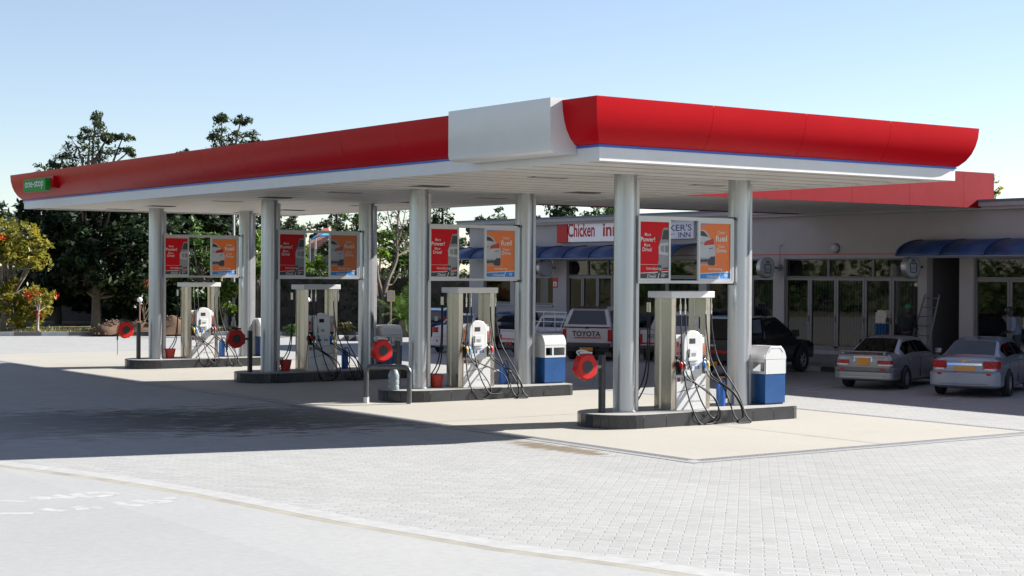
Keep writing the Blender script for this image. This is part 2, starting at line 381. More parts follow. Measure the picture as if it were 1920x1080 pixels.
for (xa,ya),(xb,yb) in zip(KL, KL[1:]):
    ca, cb = max(xa,-13.5), max(xb,-13.5)
    if ca > xa or cb > xb: g.quad((xa,ya,hgt(xa)),(ca,ya,hgt(ca)),(cb,yb,hgt(cb)),(xb,yb,hgt(xb)))
    g.quad((ca,ya,hgt(ca)),(-5,ya,0),(-5,yb,0),(cb,yb,hgt(cb)))
    g.quad((-5,ya,0),(80,ya,0),(80,yb,0),(-5,yb,0))
tag(g.build('paving', M['paving']), kind='structure')
g = MB()
for (xa,ya),(xb,yb) in zip(KL, KL[1:]):
    for u, v in ((None,-13.5),(-13.5,-200)):
        pa = xa if u is None else min(u,xa); pb = xb if u is None else min(u,xb)
        qa = min(v,pa); qb = min(v,pb)
        g.quad((pa,ya,hgt(pa)-.008),(pb,yb,hgt(pb)-.008),(qb,yb,hgt(qb)-.008),(qa,ya,hgt(qa)-.008))
tag(g.build('road', M['road']), kind='structure')
strip([-.20,-.19,.19,.20], [-.004,.0015,.0015,-.004], 'kerb', pm('kerb_white', (.30,.30,.295), .8, 0, .15, 5))
strip([-.34,-.195], [-.0075,.0005], 'road_marking', pm('sand_line', (.27,.25,.205), .9, 0, .25, 2.5))
# worn painted letters on the road
def on_road(x, y):
    z = .2
    d = fw+r2*((x-960)/FPX)-u2*((y-540)/FPX)
    for _ in range(15):
        p = CAM+d*((z-CAM.z)/d.z); z = hgt(p.x)-.0075
    return Vector((p.x, p.y, z))
g = MB()
SK = [0]
def stroke(pts, wd):
    P = [on_road(*p) for p in pts]
    for a, b in zip(P, P[1:]):
        t = (b-a); t.z = 0; t.normalize(); nn = Vector((t.y,-t.x,0))*wd/2
        SK[0] += .00004; o = Vector((0,0,SK[0])); g.quad(a+nn+o, b+nn+o, b-nn+o, a-nn+o)
stroke([(-20,938),(20,939),(48,941)], .10)
stroke([(55,933.5),(85,932),(80,938)], .16); stroke([(80,932),(140,934)], .10); stroke([(100,928),(138,933)], .13)
stroke([(140,925.5),(152,931),(178,932),(210,928),(214,924.5),(190,923),(140,925.5)], .15)
stroke([(0,963),(62,962.5)], .15); stroke([(78,954),(95,957),(120,958)], .16); stroke([(138,950),(152,952),(156,956)], .16)
stroke([(170,951),(192,953)], .12); stroke([(215,941),(232,946),(268,948)], .15); stroke([(250,938),(290,944),(322,940),(275,938)], .12); stroke([(312,933),(320,936)], .2)
tag(g.build('road_marking', pm('worn_paint', (.33,.33,.328), .9, 0, .2, 6)), kind='structure')
# forecourt slab with its drain channel
PX0, PX1, PY0, PY1 = -2.95, 5.85, -5.4, 34
g = MB(); g.quad((PX0,PY0,.012),(PX1,PY0,.012),(PX1,PY1,.012),(PX0,PY1,.012)); tag(g.build('forecourt_slab', M['forecourt_slab']), kind='structure')
g = MB(); W_ = .24
for r in ((PX0-W_,PX1+W_,PY0-W_,PY0),(PX0-W_,PX0,PY0,PY1),(PX1,PX1+W_,PY0,PY1)):
    g.quad((r[0],r[2],.008),(r[1],r[2],.008),(r[1],r[3],.008),(r[0],r[3],.008))
g.mi = 1
y = PY0
while y < 30:
    g.quad((PX0-W_+.04,y,.016),(PX0-.04,y,.016),(PX0-.04,y+.03,.016),(PX0-W_+.04,y+.03,.016)); 
    g.quad((PX1+.04,y,.016),(PX1+W_-.04,y,.016),(PX1+W_-.04,y+.03,.016),(PX1+.04,y+.03,.016)); y += .09
x = PX0
while x < PX1:
    g.quad((x,PY0-W_+.04,.016),(x+.03,PY0-W_+.04,.016),(x+.03,PY0-.04,.016),(x,PY0-.04,.016)); x += .09
tag(g.build('drain_channel', [pm('drain_grey', (.34,.35,.37), .6, .3, .15, 6), M['charcoal']]), kind='structure')
g = MB(); E1, E2 = W_, W_+.10
for r in ((PX0-E2,PX1+E2,PY0-E2,PY0-E1),(PX0-E2,PX0-E1,PY0-E1,PY1),(PX1+E1,PX1+E2,PY0-E1,PY1)):
    g.quad((r[0],r[2],.007),(r[1],r[2],.007),(r[1],r[3],.007),(r[0],r[3],.007))
tag(g.build('slab_edge', M['concrete']), kind='structure')
g = MB()
for y in (2.6, 9.9, 18, 25.6): g.quad((PX0,y,.0165),(PX1,y,.0165),(PX1,y+.02,.0165),(PX0,y+.02,.0165))
g.quad((1.6,PY0,.0168),(1.62,PY0,.0168),(1.62,-.9,.0168),(1.6,-.9,.0168))
tag(g.build('slab_joint', M['mid_grey']), kind='structure')
# parking bay lines
g = MB()
for (cx, cy) in ((10.75,.95),(11.5,-1.45),(10.2,5.2)):
    a = R(20); ux = Vector((math.cos(a),math.sin(a),0)); uy = Vector((-ux.y,ux.x,0)); o = Vector((cx,cy,.006))
    g.quad(o-uy*.05, o+ux*3.2-uy*.05, o+ux*3.2+uy*.05, o+uy*.05); g.quad(o+uy*.05,o+ux*.1+uy*.05,o+ux*.1-uy*.75,o-uy*.75)
for (cx, cy) in ((14.0,12.8),(12.0,26.5),(12.2,18.0)):
    a = R(26); ux = Vector((math.cos(a),math.sin(a),0)); uy = Vector((-ux.y,ux.x,0)); o = Vector((cx,cy,.006))
    g.quad(o-uy*.05, o+ux*3.6-uy*.05, o+ux*3.6+uy*.05, o+uy*.05)
tag(g.build('parking_line', M['line_white']), kind='structure')
# far verge: ground beyond the far painted kerb
FK = [(-30,64),(-8,55.6),(4.05,50.9),(9.3,48.9),(14.45,46.2),(19,43.4),(23,40),(26,36)]
g = MB()
for (xa,ya),(xb,yb) in zip(FK, FK[1:]):
    g.quad((xa,ya,.12),(xb,yb,.12),(xb+30,yb+60,.25),(xa+10,ya+60,.25))
tag(g.build('verge', M['ground']), kind='structure')
g = MB(); k = 0
for (xa,ya),(xb,yb) in zip(FK, FK[1:]):
    a = Vector((xa,ya,0)); b = Vector((xb,yb,0)); n_ = max(1,round((b-a).length/.62)); t = (b-a).normalized(); nn = Vector((t.y,-t.x,0))*.08
    for i in range(n_):
        p, q = a.lerp(b,i/n_), a.lerp(b,(i+1)/n_); g.mi = 0 if (k//2) % 2 else 1
        k += 1 if xa < -2 else 1
        zt = Vector((0,0,.19))
        g.add([p-nn,q-nn,q+nn,p+nn,p-nn+zt,q-nn+zt,q+nn+zt,p+nn+zt],[(4,5,6,7),(0,1,5,4),(2,3,7,6)]); g.m[-3:] = [g.mi]*3
tag(g.build('kerb', [M['line_white'], pm('kerb_grey', (.17,.16,.15), .9)], recalc=False), kind='structure')
g = MB()
for i in range(9):
    g.mi = i % 2; a = R(-52); x = 14.2+i*.52*math.cos(a)*1.1; y = 39.6+i*.52*math.sin(a)*.75
    g.box(x, x+.36, y-.2, y+.16, .0, .24)
tag(g.build('kerb', [M['blackpaint'], M['line_white']]), kind='structure')
# grass blades on the verge
g = MB(); rr = random.Random(3)
for i in range(9000):
    t = rr.random(); k = rr.randrange(1, len(FK)-1); (xa,ya),(xb,yb) = FK[k], FK[k+1]
    x = xa+(xb-xa)*t+rr.uniform(0,1)*1.2; y = ya+(yb-ya)*t+.15+abs(rr.gauss(0,2.2)); hh = rr.uniform(.06,.24); a = rr.uniform(0,6.28); s = .03
    if 6.5 < x < 13.6 and k in (3,) and rr.random() < .8: continue
    g.add([(x-s*math.cos(a),y-s*math.sin(a),.12),(x+s*math.cos(a),y+s*math.sin(a),.12),(x+rr.uniform(-.08,.08),y+rr.uniform(-.08,.08),.12+hh)],[(0,1,2)])
tag(g.build('grass', L['dry'], recalc=False), kind='stuff')

# ------------------------------------------------------------------ main canopy
X0, X1, Y0, Y1, ZS, ZW, ZT, OV = -3.42, 6.05, -3.41, 25.97, 5.08, 5.31, 6.14, .34
DX, DY = 3.163, 7.8155
canopy = empty('forecourt_canopy', (0,0,0), 0, 'large flat petrol station canopy with bulging red fascia over four pump rows', 'canopy')
PROF = [(0,ZW+.03),(.05,ZW+.05),(.155,ZW+.16),(.235,ZW+.30),(.29,ZW+.46),(.325,ZW+.63),(.34,ZT)]
def fascia_ring(o, z): return [(X0-o,Y0-o,z),(X1+o,Y0-o,z),(X1+o,Y1+o,z),(X0-o,Y1+o,z)]
SB0, SB1 = -2.78, 0.45      # white sign box range along the left side
sides = {'left':[], 'front':[], 'right':[], 'back':[]}
def fascia_side(c0, c1, fn, name_mat, panel):
    # c0..c1 corner params; built as panels with fine joints
    g = MB(); n_ = max(1, round(abs(c1-c0)/panel))
    for i in range(n_):
        a = c0+(c1-c0)*i/n_; b = c0+(c1-c0)*(i+1)/n_; e = .003*(1 if c1 > c0 else -1)
        aa = a if i == 0 else a+e; bb = b if i == n_-1 else b-e
        def ring(t, first, last):
            out = []
            for o, z in PROF: out.append(fn(t, o, first, last, z))
            return out
        g.loft([ring(aa, i == 0, False), ring(bb, False, i == n_-1)], closed=False)
    return g
def fl(t, o, first, last, z):
    y = t
    if abs(t-Y0) < 1e-6: y = Y0-o
    if abs(t-Y1) < 1e-6: y = Y1+o
    return (X0-o, y, z)
def fr(t, o, first, last, z):
    y = t
    if abs(t-Y0) < 1e-6: y = Y0-o
    if abs(t-Y1) < 1e-6: y = Y1+o
    return (X1+o, y, z)
def ff(t, o, first, last, z):
    x = t
    if abs(t-X0) < 1e-6: x = X0-o
    if abs(t-X1) < 1e-6: x = X1+o
    return (x, Y0-o, z)
def fb(t, o, first, last, z):
    x = t
    if abs(t-X0) < 1e-6: x = X0-o
    if abs(t-X1) < 1e-6: x = X1+o
    return (x, Y1+o, z)
for fn, a, b in ((fl,Y0,SB0),(fl,SB1,Y1),(ff,X0,X1),(fr,Y0,Y1),(fb,X0,X1)):
    fascia_side(a, b, fn, None, 2.35).build('red_fascia', M['red_panel'], canopy, smooth=30, recalc=False)
g = MB()
for z0, z1, o in ((ZS-.02,ZW-.005,0.0),):
    a = fascia_ring(o, z0); b = fascia_ring(o, z1); c = fascia_ring(-.06, z1); d = fascia_ring(-.06, z0)
    for i in range(4):
        j = (i+1) % 4; g.quad(a[i],a[j],b[j],b[i]); g.quad(b[i],b[j],c[j],c[i]); g.quad(a[j],a[i],d[i],d[j]); g.quad(c[i],c[j],d[j],d[i])
g.build('white_band', M['white'], canopy)
g = MB()
a = fascia_ring(.022, ZW-.01); b = fascia_ring(.022, ZW+.032); c = fascia_ring(-.05, ZW+.032); d = fascia_ring(-.05, ZW-.01)
for i in range(4):
    j = (i+1) % 4; g.quad(a[i],a[j],b[j],b[i]); g.quad(b[i],b[j],c[j],c[i]); g.quad(a[j],a[i],d[i],d[j])
g.build('blue_trim', M['blue_line'], canopy)
g = MB(); g.box(X0+.08,X1-.08,Y0+.08,Y1-.08,ZS+.10,ZS+.16); g.build('roof_deck', M['soffit_gap'], canopy)
g = MB(); g.box(X0-OV+.015,X1+OV-.015,Y0-OV+.015,Y1+OV-.015,ZT-.09,ZT-.02); g.build('roof_sheet', M['roof_edge'], canopy)
LY = [1.8, 6.35, 10.3, 14.1, 17.0, 21.7, 24.9]; LXs = (-.62, 3.9)
g = MB(); y = Y0+.07; p = .85
while y < Y1-.07:
    y1 = min(y+p-.13, Y1-.07)
    cuts = [X0+.07]
    for ly in LY:
        if ly-.16 < (y+y1)/2 < ly+.16:
            for lx in LXs: cuts += [lx-.45, lx+.45]
    cuts.append(X1-.07)
    for i in range(0, len(cuts), 2): g.box(cuts[i], cuts[i+1], y, y1, ZS+.02, ZS+.035)
    y += p
g.build('soffit', M['soffit'], canopy, recalc=False)
g = MB(); y = Y0+.07+p-.13
while y < Y1-.2:
    if all(abs(y+.065-ly) > .30 for ly in LY): g.box(X0+.08,X1-.08,y+.002,y+.128,ZS+.024,ZS+.034)
    y += p
g.build('soffit_groove_shade', M['soffit_gap'], canopy, recalc=False)  # nearly flush dark strips: shade of the slat grooves put in as colour
for ly in LY:
    for lx in LXs:
        g = MB(); g.box(lx-.44,lx+.44,ly-.15,ly+.15,ZS+.045,ZS+.075)
        for xx in (lx-.44, lx+.41): g.box(xx,xx+.03,ly-.15,ly+.15,ZS+.012,ZS+.045)
        for yy in (ly-.15, ly+.12): g.box(lx-.41,lx+.41,yy,yy+.03,ZS+.012,ZS+.045)
        lt = g.build('ceiling_light', M['frame_dark'], canopy)
        h = MB(); h.box(lx-.38,lx+.38,ly-.10,ly+.10,ZS+.035,ZS+.043); h.build('lens', M['light_grey'], lt)
for k in range(4):
    for x in (0, DX):
        y = k*DY
        g = MB()
        g.lathe([(.232,.28),(.232,3.02)], (x,y,0), 32); g.lathe([(.232,3.032),(.232,ZS+.03)], (x,y,0), 32)
        g.lathe([(.226,3.0),(.226,3.05)], (x,y,0), 32)
        c = g.build('column', M['silver'], canopy, smooth=True)
        h = MB(); h.prism([(x+.195,y-.10),(x+.30,y-.10),(x+.30,y+.10),(x+.195,y+.10)], 'z', .285, ZS-.06)
        h.build('downpipe', M['alu'], c, bevel=.012)
        h = MB(); h.lathe([(.245,.281),(.245,.315)], (x,y,0), 32); h.build('base_collar', M['alu'], c)

# white sign box on the left fascia
g = MB(); prof = [(-4.02,6.17),(-4.02,5.32),(-4.0,5.25),(-3.95,5.215),(-3.88,5.20),(-3.43,5.20),(-3.43,5.33),(-3.30,5.45),(-3.30,6.17)]
g.prism([(x,z) for x,z in prof], 'y', SB0, SB1)
s_ = tag(g.build('fascia_sign', M['white_gloss'], None, smooth=True), 'blank white sign box with rounded lower edge breaking the red canopy fascia', 'sign')
# green one-stop sign at the far end of the left fascia
sgn = empty('shop_sign', (-3.84,23.4,5.70), 0, 'small green rounded sign reading one-stop at the far end of the canopy fascia', 'sign')
def rrect(w2, h2, r, n=5):
    out = []
    for cx, cy, a0 in ((w2-r,h2-r,0),(-w2+r,h2-r,90),(-w2+r,-h2+r,180),(w2-r,-h2+r,270)):
        for i in range(n+1):
            a = R(a0+90*i/n); out.append((cx+r*math.cos(a), cy+r*math.sin(a)))
    return out
g = MB(); g.prism([(y,z) for y,z in rrect(.98,.19,.12)], 'x', -.16, 0); g.build('sign_face', M['green_sign'], sgn)
g = MB(); g.box(0,.30,-1.2,1.15,-.12,.24); g.build('backing', M['red_panel'], sgn)
g = MB(); fit_text(g, 'one-stop', 1.62, .27, (-.166,0,.0), (0,-1,0), (0,0,1), .008); g.build('lettering', M['white'], sgn)

# link canopy to the shops
lk = empty('link_canopy', (0,0,0), 0, 'lower flat canopy with faded red fascia joining the forecourt canopy to the shops', 'canopy')
LYF, LYB, LZ, LT = 5.95, 13.4, 5.12, 6.18
fad = None
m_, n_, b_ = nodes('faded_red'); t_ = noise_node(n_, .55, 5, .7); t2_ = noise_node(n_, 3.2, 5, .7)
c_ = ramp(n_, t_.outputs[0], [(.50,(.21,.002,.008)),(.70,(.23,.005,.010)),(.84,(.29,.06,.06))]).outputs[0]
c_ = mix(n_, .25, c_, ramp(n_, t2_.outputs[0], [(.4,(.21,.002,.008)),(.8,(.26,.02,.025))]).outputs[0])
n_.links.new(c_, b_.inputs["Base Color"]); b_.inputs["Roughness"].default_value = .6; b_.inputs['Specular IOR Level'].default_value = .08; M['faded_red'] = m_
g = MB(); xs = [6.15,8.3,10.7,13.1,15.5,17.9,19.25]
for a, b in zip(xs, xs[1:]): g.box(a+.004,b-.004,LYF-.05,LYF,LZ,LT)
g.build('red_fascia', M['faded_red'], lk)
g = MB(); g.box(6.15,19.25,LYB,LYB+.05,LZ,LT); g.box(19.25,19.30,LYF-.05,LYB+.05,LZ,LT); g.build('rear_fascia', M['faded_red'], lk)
g = MB(); y = LYF+.02
while y < LYB-.02: g.box(6.15,18.98,y,min(y+.18,LYB-.02),LZ+.03,LZ+.045); y += .2
g.build('soffit', M['soffit'], lk)
g = MB(); g.box(6.15,19.23,LYF+.02,LYB-.02,LZ+.25,LZ+.34); g.build('roof_sheet', M['soffit_gap'], lk)

# ------------------------------------------------------------------ pump islands
IH = .28
def outline(n=14):
    P = []
    for i in range(n+1):
        a = R(90+180*i/n); P.append((-.18+.80*math.cos(a), .82*math.sin(a)))
    for i in range(n+1):
        a = R(-90+180*i/n); P.append((4.02+.24*max(0,math.cos(a))**.6, .82*math.sin(a)))
    return P
def make_island():
    r = empty('pump_island'); P = outline(); n = len(P)
    g = MB(); g.prism([(x*.992+.01,y*.985) for x,y in P], 'z', 0, IH-.012); g.build('core', M['grout'], r)
    g = MB(); g.prism(P, 'z', IH-.012, IH); g.build('top_slab', M['concrete'], r, bevel=.004)
    # tiles
    per = []; 
    for i in range(n):
        a = Vector(P[i]); b = Vector(P[(i+1)%n]); ln = (b-a).length; per.append((a,b,ln))
    tiles = MB()
    for a, b, ln in per:
        k = max(1, round(ln/.56)) if ln > .4 else 1
        for i in range(k):
            p, q = a.lerp(b, i/k), a.lerp(b, (i+1)/k); t = (q-p).normalized(); p = p+t*.006; q = q-t*.006
            nn = Vector((t.y,-t.x))*.006
            zz = .004; z2 = IH-.018
            tiles.quad((p.x+nn.x,p.y+nn.y,zz),(q.x+nn.x,q.y+nn.y,zz),(q.x+nn.x,q.y+nn.y,z2),(p.x+nn.x,p.y+nn.y,z2))
    tiles.build('tile_kerb', M['tile'], r, recalc=False)
    return r
isl_lab = ['nearest pump island with dark tiled kerb, standing in full sun', 'pump island behind the pipe barrier, drain hole in its sunny right end',
           'pump island with dark tiled kerb lying wholly in shade', 'farthest pump island, before the painted far kerb']
isl = make_island()
for k in range(4):
    o = isl if k == 0 else copy_tree(isl); o.location = (0,k*DY,.012); tag(o, isl_lab[k], 'kerb island', 'tiled pump islands')
    if k == 1:
        g = MB(); g.box(3.2,3.75,-.835,-.60,.03,.15); g.build('drain_hole', M['dark'], o)

# ------------------------------------------------------------------ fuel pumps
def make_pump(k):
    rn = random.Random(40+k)
    r = empty('fuel_pump', (0,k*DY,IH+.012)); H = -.292
    xa, xb, yf = .90, 1.97, -.41
    def Z(z): return z+H
    for x0, x1 in ((xa,xa+.13),(xb-.13,xb)):
        g = MB(); g.prism([(x0,yf),(x1,yf),(x1,yf+.17),(x1-.03,yf+.20),(x1-.03,yf+.34),(x1,yf+.37),(x1,.12),(x0,.12),(x0,yf+.37),(x0+.03,yf+.34),(x0+.03,yf+.20),(x0,yf+.17)], 'z', Z(.292), Z(2.60))
        g.build('end_pillar', M['steel'], r, bevel=.006)
    g = MB(); g.box(xa-.06,xb+.06,yf-.07,.27,Z(2.60),Z(2.735)); g.build('top_cover', M['white'], r, bevel=.012)
    g = MB(); g.box(xa+.132,xb-.132,yf-.02,.10,Z(.292),Z(1.02)); g.box(xa+.132,xb-.132,yf+.02,.09,Z(1.02),Z(1.84)); cab = g.build('cabinet', M['white_gloss'], r, bevel=.008)
    g = MB(); g.quad((xa+.16,yf-.0235,Z(.66)),(xb-.16,yf-.0235,Z(.78)),(xb-.16,yf-.0235,Z(.795)),(xa+.16,yf-.0235,Z(.672))); g.build('accent_line', M['charcoal'], cab)
    g = MB(); put_text(g, 'Sakunda', .105, (xa+.43,yf-.024,Z(.925)), (1,0,0), (0,0,1), .006)
    g.build('lettering', M['charcoal'], cab); g = MB()
    put_text(g, 'Now you can go', .045, (xb-.38,yf-.024,Z(.47)), (1,0,0), (0,0,1)); g.build('lettering', M['charcoal'], cab)
    g = MB(); ex, ez = xa+.185, Z(.925)
    for i in range(2):
        for j in range(2):
            g.mi = (i+j) % 2; x = ex-.038+.042*i; z = ez-.04+.042*j
            g.quad((x,yf-.024,z),(x+.037,yf-.024,z),(x+.037,yf-.024,z+.037),(x,yf-.024,z+.037)); g.m[-1] = g.mi
    g.build('emblem', [M['red'], M['charcoal']], cab, recalc=False)
    # display head: waisted white panel with an arched top and a deep scoop
    cx = (xa+xb)/2; g = MB()
    prof = [(-.235,.985),(.235,.985),(.265,1.05),(.265,1.62),(.255,1.74)]
    for i in range(9):
        a = R(15+150*i/8); prof.append((.245*math.cos(a), 1.755+.175*math.sin(a)))
    prof.append((-.255,1.74)); prof += [(-.265,1.62),(-.265,1.05)]
    g.prism([(cx+x,Z(z)) for x,z in prof], 'y', yf-.075, yf+.04)
    hd = g.build('display_head', M['white_gloss'], r, bevel=.02, smooth=True)
    g = MB(); g.box(cx-.105,cx+.055,yf-.079,yf-.07,Z(1.66),Z(1.765)); g.build('screen', M['dark'], hd)
    g = MB(); g.box(cx-.12,cx+.12,yf-.10,yf-.075,Z(1.24),Z(1.56)); g.box(cx-.17,cx+.10,yf-.125,yf-.075,Z(1.30),Z(1.37)); g.build('keypad_shelf', M['white_gloss'], hd, bevel=.02)
    g = MB(); g.box(cx-.06,cx+.05,yf-.104,yf-.099,Z(1.40),Z(1.47)); g.build('card_slot', M['mid_grey'], hd)
    for i, mt in enumerate(('charcoal','blue_bottle','poster_blue','rust')):
        g = MB(); x = cx-.15+i*.075+(.05 if i > 1 else 0); g.box(x,x+.045,yf-.08,yf-.07,Z(1.13),Z(1.195)); g.build('grade_button', M[mt], hd)
    # grade labels either side and black nozzle wells
    cols = [('red','charcoal'),('poster_blue','orange')] if k % 2 == 0 else [('orange','poster_blue'),('light_grey','red')]
    words_ = [('DIESEL','DIESEL'),('UNLEADED','UNLEADED')]
    for sidx, x0 in enumerate((xa+.14, xb-.30)):
        for j in range(2):
            g = MB(); x = x0+.004+j*.08; g.box(x,x+.072,yf+.008,yf+.019,Z(1.42),Z(1.78)); g.build('grade_label', M['white'], r)
            g = MB(); g.box(x+.008,x+.064,yf+.003,yf+.008,Z(1.43),Z(1.66) if j else Z(1.70)); lb = g.build('colour_band', M[cols[sidx][j]], r)
            g = MB(); put_text(g, words_[sidx][j], .048, (x+.037,yf+.0015,Z(1.55)), (0,0,1), (-1,0,0), .004, xs=.85); g.build('lettering', M['white'], r)
        g = MB(); g.box(x0,x0+.16,yf+.0,yf+.019,Z(1.03),Z(1.40)); g.box(x0,x0+.16,yf-.05,yf+.0,Z(1.36),Z(1.40)); g.box(x0+.07,x0+.09,yf-.04,yf+.0,Z(1.06),Z(1.36)); g.build('nozzle_well', M['black'], r)
    # pipe fittings hanging under the cover, hoses and nozzles
    ncols = ['red','charcoal','poster_blue','yellow'] if k % 2 == 0 else ['yellow','poster_blue','charcoal','red']
    tops = [xa+.19, xa+.34, xb-.14, xb+.03]
    nxs = [xa+.17, xa+.25, xb-.26, xb-.17]
    for i in range(4):
        tx, nx = tops[i], nxs[i]; yt = yf-.06+.02*i
        g = MB(); g.cyl((tx,yt,Z(2.60)),(tx,yt,Z(2.50)),.013); g.cyl((tx,yt,Z(2.47)),(tx,yt,Z(2.37)),.026,.026,12); g.cyl((tx,yt,Z(2.34)),(tx,yt,Z(2.26)),.024,.02,12); g.cyl((tx,yt,Z(2.5)),(tx,yt,Z(2.26)),.017)
        g.build('swivel_fitting', M['chrome'], r, smooth=True)
        dirx = (-.10 if i == 0 else .05) if k == 1 and i < 2 else (.02+.10*i)
        low = -IH+.02 if i % 3 != 1 else -.14
        bx = nx+.16+.13*rn.random()+(.30 if i < 2 else .22)
        if k == 1 and i < 2: bx = tx+.35+.3*i
        if k == 0 and i == 0: bx = tx+.62
        yo = yf-.44-.07*i-.03*rn.random()
        pts = [(tx,yt,Z(2.27)),(tx+.01,yt-.02,Z(1.9)),(tx+dirx*.5,yt-.05,Z(1.3)),(tx+dirx,yo+.18,Z(.62)),(tx+dirx+.05,yo,low+.16),(tx+dirx+.18,yo-.02,low+.015),((tx+dirx+bx)/2+.12,yo-.02,low),(bx-.05,yo-.01,low+.02),(bx+.12,yo,low+.12),(bx+.10,yo+.05,low+.36),(bx-.06,yo+.16,Z(.68)),(nx+.09,yf-.20,Z(.95)),(nx+.035,yf-.13,Z(1.10))]
        hz = MB(); hz.tube(smooth_pts(pts,6), .0155, 8); hz.build('hose', M['rubber'], r, smooth=True)
        g = MB(); g.tube(smooth_pts([(nx+.035,yf-.13,Z(1.10)),(nx+.02,yf-.11,Z(1.19)),(nx,yf-.07,Z(1.27)),(nx-.01,yf-.02,Z(1.34)),(nx-.01,yf+.0,Z(1.30))],4), .017, 8); g.cyl((nx+.033,yf-.128,Z(1.09)),(nx+.026,yf-.118,Z(1.17)),.024)
        nz = g.build('nozzle', M['chrome'], r, smooth=True)
        g = MB(); g.tube([(nx+.022,yf-.122,Z(1.185)),(nx+.008,yf-.10,Z(1.24)),(nx-.004,yf-.085,Z(1.285))], .036, 10, rs=[.03,.042,.034]); g.box(nx-.012,nx+.012,yf-.16,yf-.14,Z(1.14),Z(1.25)); g.build('grip_cover', M[ncols[i]], nz, smooth=True)
    # rear-side hoses seen beside the pillar
    for j, (x, y2) in enumerate(((xa-.06,.20),(xa-.03,.30))):
        pts = [(x,y2,Z(2.60)),(x,y2,Z(2.2)),(x-.01,y2,Z(1.4)),(x-.04-.05*j,y2+.05,Z(.85)),(x-.22-.10*j,y2+.10,Z(.48)),(x-.32-.06*j,y2+.14,Z(.32)),(x-.15,y2+.18,Z(.30))]
        g = MB(); g.tube(smooth_pts(pts,6), .0155, 8); g.build('hose', M['rubber'], r, smooth=True)
        g = MB(); g.cyl((x,y2,Z(2.5)),(x,y2,Z(2.3)),.026); g.build('swivel_fitting', M['chrome'], r, smooth=True)
    if k == 0:
        g = MB(); g.quad((xb-.1325,-.20,Z(1.95)),(xb-.1325,-.06,Z(1.95)),(xb-.1325,-.06,Z(2.20)),(xb-.1325,-.20,Z(2.20))); g.build('sticker', M['light_grey'], r)
    return r
pl = ['white and steel fuel pump on the nearest sunlit island', 'fuel pump beside a red bucket whose hoses tangle in front, second from the camera',
      'fuel pump standing wholly in shade on the dark island', 'farthest fuel pump, on the island before the trees']
for k in range(4):
    p_ = make_pump(k); tag(p_, pl[k], 'fuel pump', 'fuel pumps on the islands')

